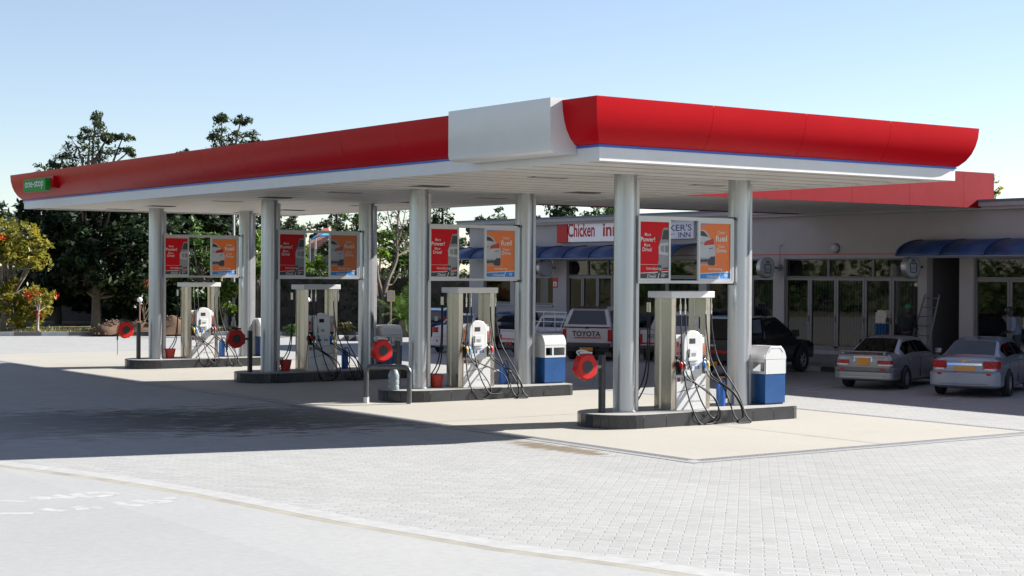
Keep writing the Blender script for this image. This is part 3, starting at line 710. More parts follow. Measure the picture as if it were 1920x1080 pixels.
# ------------------------------------------------------------------ posters between the columns
def make_posters():
    r = empty('poster_frame'); y = -.20; xl, xr, zb, zt = .16, 2.80, 2.895, 4.275
    g = MB(); g.box(xl,xr,y-.03,y+.03,zt-.075,zt); g.box(xl,xr,y-.03,y+.03,zb,zb+.06)
    g.box(xr-.045,xr,y-.03,y+.03,zb+.06,zt-.075); g.build('frame', M['alu'], r, bevel=.004)
    for x0, x1, kind in ((.165,1.03,'r'),(1.80,2.755,'o')):
        za, zc = zb+.06, zt-.075
        g = MB(); g.box(x0,x0+.05,y-.025,y+.025,za,zc); g.box(x1-.05,x1,y-.025,y+.025,za,zc); g.box(x0+.05,x1-.05,y-.025,y+.025,za,za+.045); g.box(x0+.05,x1-.05,y-.025,y+.025,zc-.045,zc); g.box(x0+.05,x1-.05,y+.005,y+.02,za+.045,zc-.045)
        g.build('poster_border', M['alu'], r)
        a0, a1, b0, b1 = x0+.05, x1-.05, za+.045, zc-.045; wd, ht = a1-a0, b1-b0
        pst = MB(); pst.box(a0,a1,y-.006,y+.004,b0,b1); po = pst.build('poster', M['poster_red' if kind == 'r' else 'orange'], r)
        def P(u, v, d=0): return (a0+u*wd, y-.008-d, b0+v*ht)
        def poly(mb, pts, d): mb.add([P(u,v,d) for u,v in pts], [tuple(range(len(pts)))])
        g = MB(); poly(g, [(0,0),(1,0),(1,.115),(0,.085)], .001); g.build('footer', M['charcoal' if kind == 'r' else 'poster_blue'], po)
        g = MB(); poly(g, [(0,.085),(1,.115),(1,.13),(0,.095)], .0015); poly(g, [(.62,.0),(.645,0),(.70,.105),(.68,.105)], .002); poly(g, [(0,.245),(.66,.240),(.66,.245),(0,.25)], .001); g.build('rule', M['white'], po)
        t = MB(); C = c = MB()
        def T(s, size, u, v, bold=0, sh=0, xs=1): put_text(t, s, size, P(u,v,.004), (1,0,0), (0,0,1), bold, sh, xs)
        def FT(s, wu, hv, u, v, bold=0): fit_text(t, s, wu*wd, hv*ht, P(u,v,.004), (1,0,0), (0,0,1), bold)
        if kind == 'r':
            FT('More',.21,.058,.27,.775,.004); FT('Power!',.50,.082,.275,.690,.014); FT('More',.21,.058,.25,.588,.004); FT('Drive!',.32,.07,.25,.512,.014)
            T('Introducing...',.085,.52,.175,.003); T('Low Sulphur',.035,.44,.085,.001,.15); T('Diesel',.095,.40,.038,.006,.2); T('50',.10,.80,.052,.006,.2); T('ppm',.035,.93,.07)
            t.build('lettering', M['white'], po)
            c.mi = 2; poly(c, [(.62,.22),(.655,.30),(.66,.47),(.64,.55),(.68,.60),(.70,.66),(.735,.69),(.80,.88),(.86,.90),(1,.905),(1,.155),(.78,.155),(.75,.14),(.66,.145)], .0020)
            c.mi = 1; poly(c, [(.76,.69),(.825,.86),(1,.865),(1,.695)], .0026); poly(c, [(.60,.70),(.66,.685),(.70,.72),(.60,.745)], .0026)
            poly(c, [(.63,.11),(.62,.24),(.76,.23),(.76,.11),(.72,.095),(.66,.095)], .0024); poly(c, [(.80,.19),(1,.20),(1,.17),(.82,.16)], .0027)
            for i in range(4): poly(c, [(.885+.03*i,.46),(.903+.03*i,.46),(.903+.03*i,.585),(.885+.03*i,.585)], .0027)
            c.mi = 2; poly(c, [(.655,.26),(.66,.42),(1,.40),(1,.22),(.75,.24)], .0022); c.mi = 0; poly(c, [(.655,.43),(.66,.56),(.70,.62),(1,.64),(1,.41)], .0021); c.mi = 2; poly(c, [(.72,.50),(.735,.58),(.85,.585),(.86,.47),(.78,.46)], .0025)
        else:
            FT('Clean',.24,.056,.70,.84,.004); FT('fuel',.38,.115,.705,.733,.014); FT('Clean',.24,.056,.70,.59,.004); FT('Drive',.32,.075,.71,.512,.014)
            T('Introducing...',.085,.54,.175,.003); T('Unleaded',.09,.42,.038,.004,.2); T('95',.10,.86,.05,.006,.2)
            t.build('lettering', M['white'], po)
            c.mi = 0; poly(c, [(0,.89),(.14,.875),(.24,.835),(.34,.73),(.45,.68),(.50,.60),(.52,.45),(.50,.29),(.30,.26),(0,.27)], .0020)
            c.mi = 1; poly(c, [(0,.865),(.12,.855),(.20,.815),(.28,.755),(0,.775)], .0026); poly(c, [(.28,.245),(.25,.30),(.36,.40),(.50,.40),(.50,.26),(.46,.235)], .0018+.001)
            poly(c, [(0,.29),(.25,.31),(.25,.345),(0,.345)], .0028)
            for cx in (.20,.29):
                poly(c, [(cx+.045*math.cos(R(a)), .325+.03*math.sin(R(a))) for a in range(0,360,36)], .0036)
            poly(c, [(.30,.535),(.44,.55),(.44,.563),(.30,.55)], .0026); poly(c, [(0,.635),(.10,.637),(.10,.65),(0,.648)], .0026)
            c.mi = 3; poly(c, [(.12,.60),(.16,.67),(.30,.70),(.44,.725),(.475,.62)], .0027)
            c.mi = 2; poly(c, [(0,.27),(.30,.26),(.50,.29),(.51,.42),(.30,.37),(0,.38)], .0022)
            c = MB(); poly(c, [(0,1),(0,.97),(.2,.985),(.55,1)], .0015); c.build('corner_flash', M['poster_blue'], po)
            c = MB(); poly(c, [(0,.24),(.66,.245),(.64,.285),(1,.33),(1,.325),(.66,.28),(.68,.238)], .0012); c.build('road_line', M['pale_red'], po)
        C.build('car_picture', [M['light_grey'],M['charcoal'],M['mid_grey'],M['lampred']], po, recalc=False)
    g = MB(); g.box(xr-.01,xr+.05,y-.035,y+.15,zt-.03,zt+.03); g.box(xr-.01,xr+.05,y-.035,y+.15,zb-.03,zb+.03); g.build('bracket', M['black'], r)
    return r
pf = make_posters()
pfl = ['pair of red and orange fuel posters with a bakery sign showing between them', 'pair of red and orange fuel posters in front of the shop awning and wall corner',
       'pair of red and orange fuel posters darkened by shade, a bush showing between them', 'smallest pair of red and orange fuel posters, before the far trees']
for k in range(4):
    o = pf if k == 0 else copy_tree(pf); o.location = (0,k*DY,0); tag(o, pfl[k], 'poster', 'fuel posters between canopy columns')

# ------------------------------------------------------------------ bins, reels, buckets, bottles
def make_bin():
    r = empty('litter_bin'); z0, z1 = .66, .97
    g = MB(); g.box(-.33,.33,-.30,.30,.03,z0); g.box(-.30,.30,-.27,.27,0,.03); b_ = g.build('base', M['blue_paint'], r, bevel=.006)
    g = MB(); g.box(-.07,-.055,-.305,-.30,.50,.515); g.box(.02,.035,-.305,-.30,.50,.515); g.box(-.02,-.0,-.305,-.30,.36,.38); g.build('bolt', M['charcoal'], b_)
    g = MB()
    def side(pA, pB, holes):
        A = Vector(pA); B = Vector(pB); t = (B-A); ln = t.length; t.normalize(); nn = Vector((t.y,-t.x,0))
        xs = [0]+[v for h in holes for v in h]+[ln]
        for i in range(len(xs)-1):
            a, b = A+t*xs[i], A+t*xs[i+1]
            for za, zb in ([(z0,z1)] if i % 2 == 0 else [(z0,z0+.055),(z0+.25,z1)]):
                g.add([Vector((*p.xy,z)) for z in (za,zb) for p in (a,b,b-nn*.015,a-nn*.015)], [(0,1,5,4),(1,2,6,5),(2,3,7,6),(3,0,4,7),(0,3,2,1),(4,5,6,7)])
    side((-.34,-.31,0),(.34,-.31,0),[(.04,.24),(.29,.64)]); side((.34,-.31,0),(.34,.31,0),[]); side((.34,.31,0),(-.34,.31,0),[(.04,.39),(.44,.64)]); side((-.34,.31,0),(-.34,-.31,0),[])
    g.build('shell', M['white_gloss'], r)
    g = MB(); prof = [(-.315,z1),(-.315,z1+.04),(-.30,z1+.10),(-.27,z1+.17),(-.22,z1+.235),(-.17,z1+.275),(-.15,z1+.285),(.15,z1+.285),(.17,z1+.275),(.22,z1+.235),(.27,z1+.17),(.30,z1+.10),(.315,z1+.04),(.315,z1)]
    g.prism([(y,z) for y,z in prof], 'x', -.345, .345); h_ = g.build('hood', M['white_gloss'], r, bevel=.01, smooth=25)
    g = MB()
    for x in (-.347,.347):
        for p, q in zip(prof[3:10], prof[4:11]): g.tube([(x,p[0]*.8,(p[1]-z1)*.82+z1+.015),(x,q[0]*.8,(q[1]-z1)*.82+z1+.015)],.006,4)
    g.build('seam', M['light_grey'], h_)
    g = MB(); g.box(-.26,.26,-.24,.24,z0-.04,z0+.02); g.build('liner', M['dark'], r)
    return r
bn = make_bin()
bl = ['blue and white litter bin on the nearest island, right of the column', 'blue and white litter bin with flat front lit, in front of the parked white pickups',
      'litter bin in deep shade behind the pipe barrier, looking grey', 'farthest blue and white litter bin, left of the shaded pump']
bp_ = [(3.91,-.03,0),(3.98,DY-.12,0),(3.35,2*DY-1.0,0),(3.63,3*DY-1.5,0)]
bp_ = [(3.90,-.05,0),(3.90,DY-.05,0),(3.85,2*DY-.05,0),(3.85,3*DY-.05,0)]
for k in range(4):
    o = bn if k == 0 else copy_tree(bn); x, y, z = bp_[k]; o.location = (x,y,IH+.012); o.rotation_euler.z = R(-90) if k == 0 else 0; tag(o, bl[k], 'bin', 'litter bins on the pump islands')

def make_reel(k):
    r = empty('hose_reel', (-.60,k*DY-.02,IH+.012))
    g = MB(); g.prism(rrect(.055,.055,.012,3), 'z', 0, 1.16); g.build('post', M['black'], r)
    c = Vector((-.50,-.02,.93-.292+.30))
    c = Vector((-.46,-.03,.94))
    g = MB(); n = 28; prof = [(.10,-.09),(.235,-.09),(.255,-.07),(.255,.07),(.235,.09),(.10,.09)]
    g.lathe(prof, c, n, 'y')
    for a in (35,100,170,235,300):
        g.tf = Matrix.Translation(c) @ Matrix.Rotation(R(a),4,'Y'); g.box(.24,.268,-.075,.075,-.03,.03); g.tf = None
    d = g.build('drum', M['red'], r, smooth=True)
    g = MB(); g.lathe([(.125,-.098),(.125,.098)], c, n, 'y'); g.build('hub', M['black'], d, smooth=True)
    g = MB(); g.box(-.20,-.05,-.05,.02,.90,.96); g.box(-.22,-.19,-.09,.06,.80,1.06); g.build('bracket', M['charcoal'], r)
    g = MB(); g.tube(smooth_pts([(-.60,-.03,1.16),(-.67,-.03,1.24),(-.58,-.04,1.27),(-.42,-.04,1.24),(-.30,-.03,1.20)],6),.016,8); g.cyl((-.60,-.04,1.225),(-.30,-.04,1.215),.028,.022); g.build('inlet_pipe', M['light_grey'] if k < 2 else M['charcoal'], r, smooth=True)
    g = MB()
    if k in (2,3): g.tube(smooth_pts([(-.70,-.03,.86),(-.72,-.03,.66),(-.71,-.03,.40),(-.72,-.03,.16)],6),.009,6); g.cyl((-.71,-.03,.85),(-.72,-.03,.63),.026)
    else: g.tube(smooth_pts([(-.22,-.03,.78),(-.22,-.03,.66),(-.23,-.03,.58)],4),.008,6)
    g.build('air_hose', M['charcoal'], r, smooth=True)
    return r
rl = ['red hose reel on a black post at the nearest island', 'red hose reel behind the steel pipe barrier', 'dull red hose reel on the shaded island post, left of the column', 'leftmost and farthest red hose reel on a black post']
for k in range(4): tag(make_reel(k), rl[k], 'hose reel', 'red hose reels at the island ends')
# pipe barrier
br_ = empty('pipe_barrier', (-1.25,7.2,.012), R(-46), 'bent black and steel pipe hoop barrier standing at the island end', 'barrier')
g = MB(); g.tube(smooth_pts([(-.52,0,.02),(-.52,0,.6),(-.52,0,.74),(-.47,0,.83),(-.36,0,.86),(0,0,.86),(.36,0,.86),(.47,0,.83),(.52,0,.74),(.52,0,.6),(.52,0,.02)],5),.06,14)
g.build('hoop', pm('pipe_steel', (.13,.13,.135), .35, .8, .3, 6), br_, smooth=True)
for s in (-1,1):
    g = MB(); g.lathe([(.066,.0),(.066,.14 if s < 0 else .02)], (s*.52,0,0), 14); g.build('foot', M['white'] if s < 0 else M['concrete'], br_)
br_.location = (-1.22,7.22,.012)
def make_bucket():
    r = empty('bucket')
    g = MB(); g.lathe([(.0,.0),(.12,.0),(.175,.30),(.185,.30),(.185,.315),(.168,.315),(.115,.02),(0,.02)], (0,0,0), 20); g.build('pail', M['red_dull'], r, smooth=True)
    g = MB(); g.tube(smooth_pts([(-.18,0,.29),(-.10,-.10,.22),(0,-.16,.19),(.10,-.10,.22),(.18,0,.29)],5),.006,6); g.build('handle', M['charcoal'], r)
    return r
bk = make_bucket()
for j, (k, x, y, lb) in enumerate(((1,.50,-.05,'red sand bucket beside the second nearest pump pillar'),(2,.50,-.05,'dull red bucket in the shade beside a pump'),(3,.44,-.1,'red bucket on the farthest island between column and pump'))):
    o = bk if j == 0 else copy_tree(bk); o.location = (x,k*DY+y,IH+.012); tag(o, lb, 'bucket', 'red buckets on the islands')
def make_ext():
    r = empty('fire_extinguisher')
    g = MB(); g.lathe([(.095,0),(.1,.02),(.1,.44),(.085,.50),(.04,.535),(.03,.56)], (0,0,0), 18); g.build('cylinder', M['blue_bottle'], r, smooth=True)
    g = MB(); g.cyl((0,0,.56),(0,0,.60),.025); g.box(-.02,.10,-.015,.015,.60,.625); g.build('valve', M['rust'], r)
    g = MB(); g.tube(smooth_pts([(.02,0,.60),(.10,0,.60),(.15,0,.50),(.155,0,.30),(.16,0,.15)],6),.014,8); g.build('discharge_hose', M['black'], r)
    return r
ex = make_ext()
for j, (x, y, k, lb) in enumerate(((2.62,-.05,0,'blue fire extinguisher between the nearest pump and right column'),(2.60,.1,1,'blue fire extinguisher behind dangling hoses, before the white pickups'),(2.45,.0,2,'blue fire extinguisher in deep shade beside the shaded pump'),(2.35,.1,3,'blue fire extinguisher on the farthest island, below a hose reel'))):
    o = ex if j == 0 else copy_tree(ex); o.location = (x,k*DY+y,IH+.012); tag(o, lb, 'extinguisher', 'blue fire extinguishers on the islands')
r_ = empty('water_bottle', (-.62,DY+.05,IH+.012), 0, 'large clear plastic water bottle standing behind the pipe barrier', 'bottle')
r_.location = (-.80,DY-.18,IH+.012)
g = MB(); g.lathe([(.12,0),(.13,.02),(.13,.10),(.122,.12),(.13,.14),(.13,.22),(.122,.24),(.13,.26),(.13,.36),(.09,.46),(.035,.52),(.035,.58)],(0,0,0),18); g.build('body', M['clear_plastic'], r_, smooth=True)
g = MB(); g.cyl((0,0,.58),(0,0,.61),.04); g.build('cap', M['white'], r_)
r_ = empty('watering_can', (2.30,.12,IH+.012), 0, 'dented grey metal funnel can beside the blue extinguisher', 'can')
g = MB(); g.lathe([(.13,0),(.13,.02),(.05,.30),(.04,.36)],(0,0,0),16); g.build('body', M['alu'], r_, smooth=True)
g = MB(); g.tube(smooth_pts([(.03,0,.34),(.12,0,.30),(.15,0,.18),(.12,0,.05)],5),.01,6); g.build('handle', M['alu'], r_)

# ------------------------------------------------------------------ shop building
XW = 19.0; KS = (XW-CAM.x)/(18-CAM.x)
def wy(y): return CAM.y+(y-CAM.y)*KS
def wz(z): return CAM.z+(z-CAM.z)*KS
shop = empty('shop_building', (0,0,0), 0, 'long flat roofed row of shops with grey plaster walls and glazed fronts', 'building')
YE, YR = wy(32.1), -14.0           # left end, right end beyond the frame
FL, ZG, ZR = .45, wz(3.62), wz(5.27)
ops = [  # y0 (right), y1 (left), bottom, top
    (-9.0, wy(5.61), .95, ZG), (wy(6.12), wy(7.35), FL, ZG), (wy(7.68), wy(13.39), FL+.12, ZG), (wy(13.9), wy(17.2), .95, ZG),
    (wy(17.6), wy(21.2), .95, ZG), (wy(21.6), wy(25.31), FL+.12, ZG), (wy(26.18), wy(28.8), wz(1.82), ZG), (wy(29.1), wy(31.03), wz(1.82), ZG)]
g = MB(); ys = [YR]+[v for o in ops for v in o[:2]]+[YE]
for i in range(0, len(ys), 2): g.box(XW,XW+.28,ys[i],ys[i+1],0,ZG)
for o in ops: g.box(XW+.012,XW+.27,o[0],o[1],0,o[2])
g.box(XW,XW+.28,YR,YE,ZG,ZR)
g.box(XW+.28,XW+12,YE-.28,YE,0,ZR); g.box(XW+.28,XW+12,YR,YR+.28,0,ZR); g.box(XW+12,XW+12.2,YR,YE,0,ZR-.4)
g.build('wall', M['plaster'], shop)
g = MB(); g.box(XW-.42,XW+.5,YR,YE+.4,ZR-.16,ZR-.03); g.box(XW-.30,XW+.3,YR,YE+.3,ZR-.26,ZR-.16); lip = g.build('parapet', M['plaster'], shop)
g = MB(); g.box(XW-.46,XW+.55,YR,YE+.45,ZR-.03,ZR+.04); g.build('coping', M['roof_edge'], shop)
g = MB(); g.box(XW+.5,XW+12.4,YR,YE+.3,ZR-.45,ZR-.35); g.build('roof', M['roof_edge'], shop)
g = MB(); g.box(XW-.014,XW-.001,wy(8.4),wy(21),ZG+.13,ZG+.155); g.build('red_cable_trim', M['red_dull'], shop)
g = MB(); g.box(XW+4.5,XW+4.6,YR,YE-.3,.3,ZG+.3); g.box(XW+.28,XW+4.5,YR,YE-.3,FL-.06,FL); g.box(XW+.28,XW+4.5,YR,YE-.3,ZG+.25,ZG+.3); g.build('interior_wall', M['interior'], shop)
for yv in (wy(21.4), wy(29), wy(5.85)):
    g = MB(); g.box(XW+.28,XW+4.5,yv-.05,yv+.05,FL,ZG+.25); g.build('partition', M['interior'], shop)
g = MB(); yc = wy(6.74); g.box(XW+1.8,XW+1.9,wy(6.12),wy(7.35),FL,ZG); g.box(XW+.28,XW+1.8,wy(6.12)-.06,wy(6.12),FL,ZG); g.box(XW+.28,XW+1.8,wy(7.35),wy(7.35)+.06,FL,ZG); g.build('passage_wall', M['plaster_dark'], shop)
ZD = wz(3.0)
def glazed(y0, y1, zb, name, cols, door, fans, blinds=False, thick=.09):
    """one glazed opening: frame, panes, fanlights"""
    xf = XW+.10
    for fi in range(fans):
        a = y0+(y1-y0)*fi/fans; b = y0+(y1-y0)*(fi+1)/fans
        f = MB(); t = .05
        f.box(xf,xf+.08,a,b,ZD,ZD+t); f.box(xf,xf+.08,a,b,ZG-t,ZG-.002); f.box(xf,xf+.08,a,a+t,ZD+t,ZG-t); f.box(xf,xf+.08,b-t,b,ZD+t,ZG-t)
        w_ = f.build('fanlight', M['frame_dark'] if door else M['frame_grey'], shop)
        p = MB(); p.quad((xf+.04,a+t,ZD+t),(xf+.04,b-t,ZD+t),(xf+.04,b-t,ZG-t),(xf+.04,a+t,ZG-t)); p.build('pane', M['shopglass'], w_)
    for a, b in zip(cols, cols[1:]):
        lo, hi = min(a,b), max(a,b); t = thick; f = MB(); x0, x1 = xf-.02, xf+.05
        f.box(x0,x1,lo+.008,hi-.008,zb,zb+t+.05*door); f.box(x0,x1,lo+.008,hi-.008,ZD-t,ZD-.004); f.box(x0,x1,lo+.008,lo+t,zb+t,ZD-t); f.box(x0,x1,hi-t,hi-.008,zb+t,ZD-t)
        w_ = f.build('door' if door else 'window', M['frame_grey'], shop)
        p = MB(); p.quad((xf+.02,lo+t,zb+t),(xf+.02,hi-t,zb+t),(xf+.02,hi-t,ZD-t),(xf+.02,lo+t,ZD-t)); p.build('pane', M['shopglass'], w_)
        if door:
            h = MB(); h.box(x0-.03,x0,lo+.02,lo+.06,zb+.95,zb+1.15); h.build('handle', M['frame_dark'], w_)
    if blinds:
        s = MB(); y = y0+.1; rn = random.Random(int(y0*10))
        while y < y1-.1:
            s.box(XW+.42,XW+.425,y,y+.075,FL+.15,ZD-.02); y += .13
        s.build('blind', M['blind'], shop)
d0, d1 = ops[2][:2]; glazed(d0, d1, FL+.12, 'b', [wy(v) for v in (7.68,8.79,9.91,11.12,12.29,13.39)], True, 3, True)
d0, d1 = ops[5][:2]; glazed(d0, d1, FL+.12, 'a', [wy(v) for v in (21.6,22.55,23.45,24.38,25.31)], True, 3, False)
glazed(ops[0][0], ops[0][1], .95, 'c', [-9,-5,wy(.8),wy(4.37),wy(5.61)][::1], False, 3)
glazed(ops[3][0], ops[3][1], .95, 'd', [wy(13.9),wy(15.0),wy(17.2)], False, 2, True)
glazed(ops[4][0], ops[4][1], .95, 'e', [wy(17.6),wy(19.4),wy(21.2)], False, 2, True)
glazed(ops[6][0], ops[6][1], ops[6][2], 'f', [wy(26.18),wy(27.5),wy(28.8)], False, 2)
glazed(ops[7][0], ops[7][1], ops[7][2], 'g', [wy(29.1),wy(31.03)], False, 1)
g = MB(); g.box(XW+.30,XW+.32,wy(27.55),wy(28.7),wz(1.9),wz(2.95)); g.box(XW+.30,XW+.32,wy(26.9),wy(27.45),wz(1.9),wz(2.98)); g.build('window_screen', M['white'], shop)
g = MB(); g.box(XW-.06,XW+.1,wy(26.15),wy(31.06),wz(1.76),wz(1.82)); g.build('sill', M['plaster'], shop)
# verandah floor, steps and painted kerb
g = MB(); g.box(XW-.95,XW,YR,YE+.3,0,FL); g.box(XW-1.3,XW-.95,YR,YE+.3,0,.24)
tag(g.build('pavement', pm('screed', (.22,.215,.21), .85, 0, .15, 2)), kind='structure')
g = MB(); i = 0; y = YR
while y < YE:
    g.mi = i % 2; g.box(XW-1.75,XW-1.6,y,y+.98,0,.15); y += 1.0; i += 1
tag(g.build('kerb', [M['blackpaint'], M['line_white']]), kind='structure')
# awnings
def awning(y0, n, wd, label, right=True):
    r = empty('awning', (XW,0,0), 0, label, 'awning'); zt, zf, dp = wz(4.16), wz(3.66), 1.25
    for i in range(n):
        a = y0-i*wd; b = a-wd; N = 8; prof = []
        for j in range(N+1):
            t = R(90*j/N); prof.append((-dp*math.sin(t), zf+(zt-zf)*math.cos(t)))
        g = MB(); g.loft([[(x,a-.02,z) for x,z in prof],[(x,b+.02,z) for x,z in prof]], closed=False); g.build('awning_panel', M['awning'], r, smooth=60, solid=.012, recalc=False)
        g = MB()
        for yy in ((a,b) if i == n-1 else (a,)): g.tube([(x*1.012,yy,z+.006) for x,z in prof], .028, 6)
        g.build('rib', M['awning'], r)
        g = MB(); g.tube([(-dp*1.005,a,zf+.0),(-dp*1.005,b,zf+.0)], .022, 6); g.build('edge_trim', M['awning_edge'], r); g = MB(); g.box(-.03,0,b,a,zt-.03,zt+.03); g.build('wall_plate', M['awning_edge'], r)
    return r
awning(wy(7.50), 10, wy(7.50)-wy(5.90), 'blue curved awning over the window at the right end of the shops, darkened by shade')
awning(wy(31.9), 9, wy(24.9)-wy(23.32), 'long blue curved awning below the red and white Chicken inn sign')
# shop signs
def wall_sign(name, y1, y0, z0, z1, mat, label, dpt=.16):
    r = empty(name, (XW,0,0), 0, label, 'sign'); g = MB(); g.box(-dpt,0,y0,y1,z0,z1); g.build('sign_box', mat, r, bevel=.008); return r
cs = wall_sign('shop_sign', wy(25.02), wy(20.9), wz(4.32), wz(5.10), pm('sign_white', (.84,.84,.85), .35, 0, .03, 2), 'white Chicken inn sign with a red end block above the blue awning')
g = MB(); g.box(-.20,0,wy(25.02)+.002,wy(25.69),wz(4.30),wz(5.12)); g.build('end_block', M['red'], cs, bevel=.01)
t = MB(); fit_text(t, 'Chicken', 1.72, .56, (-.164,25.45,4.82), (0,-1,0), (0,0,1), .022); fit_text(t, 'inn', .95, .50, (-.164,23.60,4.80), (0,-1,0), (0,0,1), .022); t.build('lettering', M['red'], cs)
bsn = wall_sign('shop_sign', wy(20.2), wy(17.72), wz(4.36), wz(5.10), pm('lavender_white', (.66,.67,.74), .4, 0, .05, 1), "pale sign reading BAKER'S INN seen between the nearest posters")
t = MB(); fit_text(t, "BAKER'S", 1.86, .24, (-.164,19.86,4.80), (0,-1,0), (0,0,1), .008); fit_text(t, 'INN', .66, .19, (-.164,19.32,4.535), (0,-1,0), (0,0,1), .012); t.build('lettering', pm('navy_ink', (.03,.035,.10), .5), bsn)
t = MB(); t.quad((-.163,wy(19.9),wz(4.60)),(-.163,wy(18.75),wz(4.54)),(-.163,wy(18.70),wz(4.50)),(-.163,wy(19.9),wz(4.56))); t.build('swoosh', M['light_grey'], bsn)
def round_sign(y, z, label, bread):
    r = empty('projecting_sign', (XW,y,z), 0, label, 'sign', None)
    g = MB(); g.box(-.16,0,-.03,.03,-.03,.03); g.build('arm', M['frame_dark'], r)
    r.rotation_euler = (0,0,R(0))
    g = MB(); g.lathe([(.0,-.10),(.34,-.10),(.36,-.085),(.36,.085),(.34,.10),(0,.10)], (-.55,0,0), 30, 'y'); d = g.build('disc_case', M['alu'], r, smooth=True)
    g = MB(); g.lathe([(0,-.108),(.31,-.108),(.315,-.10)], (-.55,0,0), 30, 'y'); g.build('sign_face', pm('face_pale', (.50,.56,.64), .35), d)
    if bread:
        t = MB(); pts = smooth_pts([(-.13,-.17),(-.13,-.02),(-.16,.06),(-.10,.12),(0,.09),(.10,.12),(.16,.06),(.13,-.02),(.13,-.17),(-.13,-.17)],3)
        t.tube([(-.55+a,-.112,b) for a,b in [(p.x,p.y) for p in [Vector((q[0],q[1],0)) for q in pts]]], .014, 6)
        for i in range(4): t.tube(smooth_pts([(-.63+.045*i,-.112,.15),(-.61+.045*i,-.112,.19),(-.64+.045*i,-.112,.24)],3), .010, 5)
        put_text(t, 'INN', .07, (-.55,-.112,-.06), (1,0,0), (0,0,1), .004); t.build('bread_emblem', M['charcoal'], d)
    return r
round_sign(wy(13.72), wz(3.32), 'round bread emblem sign on the pier above the black pickup', True)
round_sign(wy(7.52), wz(3.35), 'round bread emblem sign beside the dark passage, above the ladder', True)
round_sign(wy(26.02), wz(3.31), 'round blank disc sign below the left blue awning', False)
r_ = empty('fire_sign', (XW,wy(26.02),wz(2.72)), 0, 'small red fire hose sign on the pier beside the shop doors', 'sign')
g = MB(); g.box(-.02,0,-.16,.16,-.20,.20); g.build('plate', M['red'], r_)
g = MB(); g.quad((-.024,.12,-.14),(-.024,-.12,-.14),(-.024,-.12,.04),(-.024,.12,.04)); g.build('marking', M['white'], r_)
g = MB(); g.add([(-.027,.08,-.03),(-.027,-.08,-.03),(-.027,0,-.12)],[(0,1,2)]); g.build('arrow', M['red'], r_)
r_ = empty('wall_lamp', (XW,wy(11.06),wz(3.95)), 0, 'round bulkhead lamp on the plaster wall above the bakery doors', 'lamp')
g = MB(); g.lathe([(.17,0),(.17,-.05),(.15,-.07)],(0,0,0),20,'x'); g.build('base', M['frame_grey'], r_, smooth=True)
g = MB(); g.lathe([(.145,-.07),(.12,-.12),(.06,-.15),(0,-.155)],(0,0,0),20,'x'); g.build('lens', M['light_grey'], r_, smooth=True)
r_ = empty('hanging_lamp', (XW-.14,wy(13.45),wz(3.36)), 0, 'slim lamp hanging by a thin rod from the wall, right of a round sign', 'lamp')
g = MB(); g.cyl((0,0,.08),(0,0,.72),.012); g.cyl((0,0,.72),(.14,0,.74),.012); g.build('rod', M['rust'], r_)
g = MB(); g.lathe([(.02,.10),(.05,.06),(.09,-.05),(.05,-.09),(.05,-.16)],(0,0,0),14); g.build('shade', M['frame_grey'], r_, smooth=True)
# ladder
ld = empty('ladder', (XW-.55,wy(7.22),FL), R(0), 'grey aluminium ladder leaning beside the dark passage', 'ladder')
g = MB()
def lp(s, h): return (-.10+.48*h/2.0, s*.28+.10*s*(1-h/2.05)-.22*h/2.05, h)
for s in (-1,1): g.tube([lp(s,0),lp(s,2.05)], .03, 6); 
g.build('rails', M['frame_grey'], ld)
for i in range(7):
    g = MB(); h = .2+.29*i; g.tube([lp(-1,h),lp(1,h)], .018, 6); g.build('rung', M['frame_grey'], ld)

# ------------------------------------------------------------------ cars
def interp(keys, x):
    for i in range(len(keys)-1):
        a, b = keys[i], keys[i+1]
        if x <= b[0] or i == len(keys)-2:
            t = 0 if b[0] == a[0] else max(0,min(1,(x-a[0])/(b[0]-a[0])))
            return [p+(q-p)*t for p, q in zip(a[1:], b[1:])]
def make_wheel(root, x, y, rad, wd=.2, spokes=7):
    s = 1 if y > 0 else -1
    g = MB(); g.lathe([(rad*.62,-wd/2),(rad*.93,-wd/2),(rad,-wd*.35),(rad,wd*.35),(rad*.93,wd/2),(rad*.62,wd/2)], (x,y,rad), 28, 'y', False); wo = g.build('wheel', M['tyre'], root, smooth=True)
    g = MB(); g.lathe([(rad*.62,0),(rad*.62,wd*.36*s),(rad*.56,wd*.30*s),(rad*.54,wd*.1*s)], (x,y,rad), 28, 'y', False)
    g.lathe([(0,wd*.34*s),(rad*.13,wd*.34*s),(rad*.15,wd*.2*s)], (x,y,rad), 14, 'y')
    for i in range(spokes):
        a = 2*math.pi*i/spokes; g.tf = Matrix.Translation((x,y+wd*.24*s,rad)) @ Matrix.Rotation(a,4,'Y'); g.box(rad*.1,rad*.58,-.02,.02,-.028,.028); g.tf = None
    g.build('rim', M['alu'], wo, smooth=True)
    g = MB(); g.cyl((x,y-.02*s,rad),(x,y+.02*s,rad),rad*.56,n=20); g.build('disc_brake', M['black'], wo)
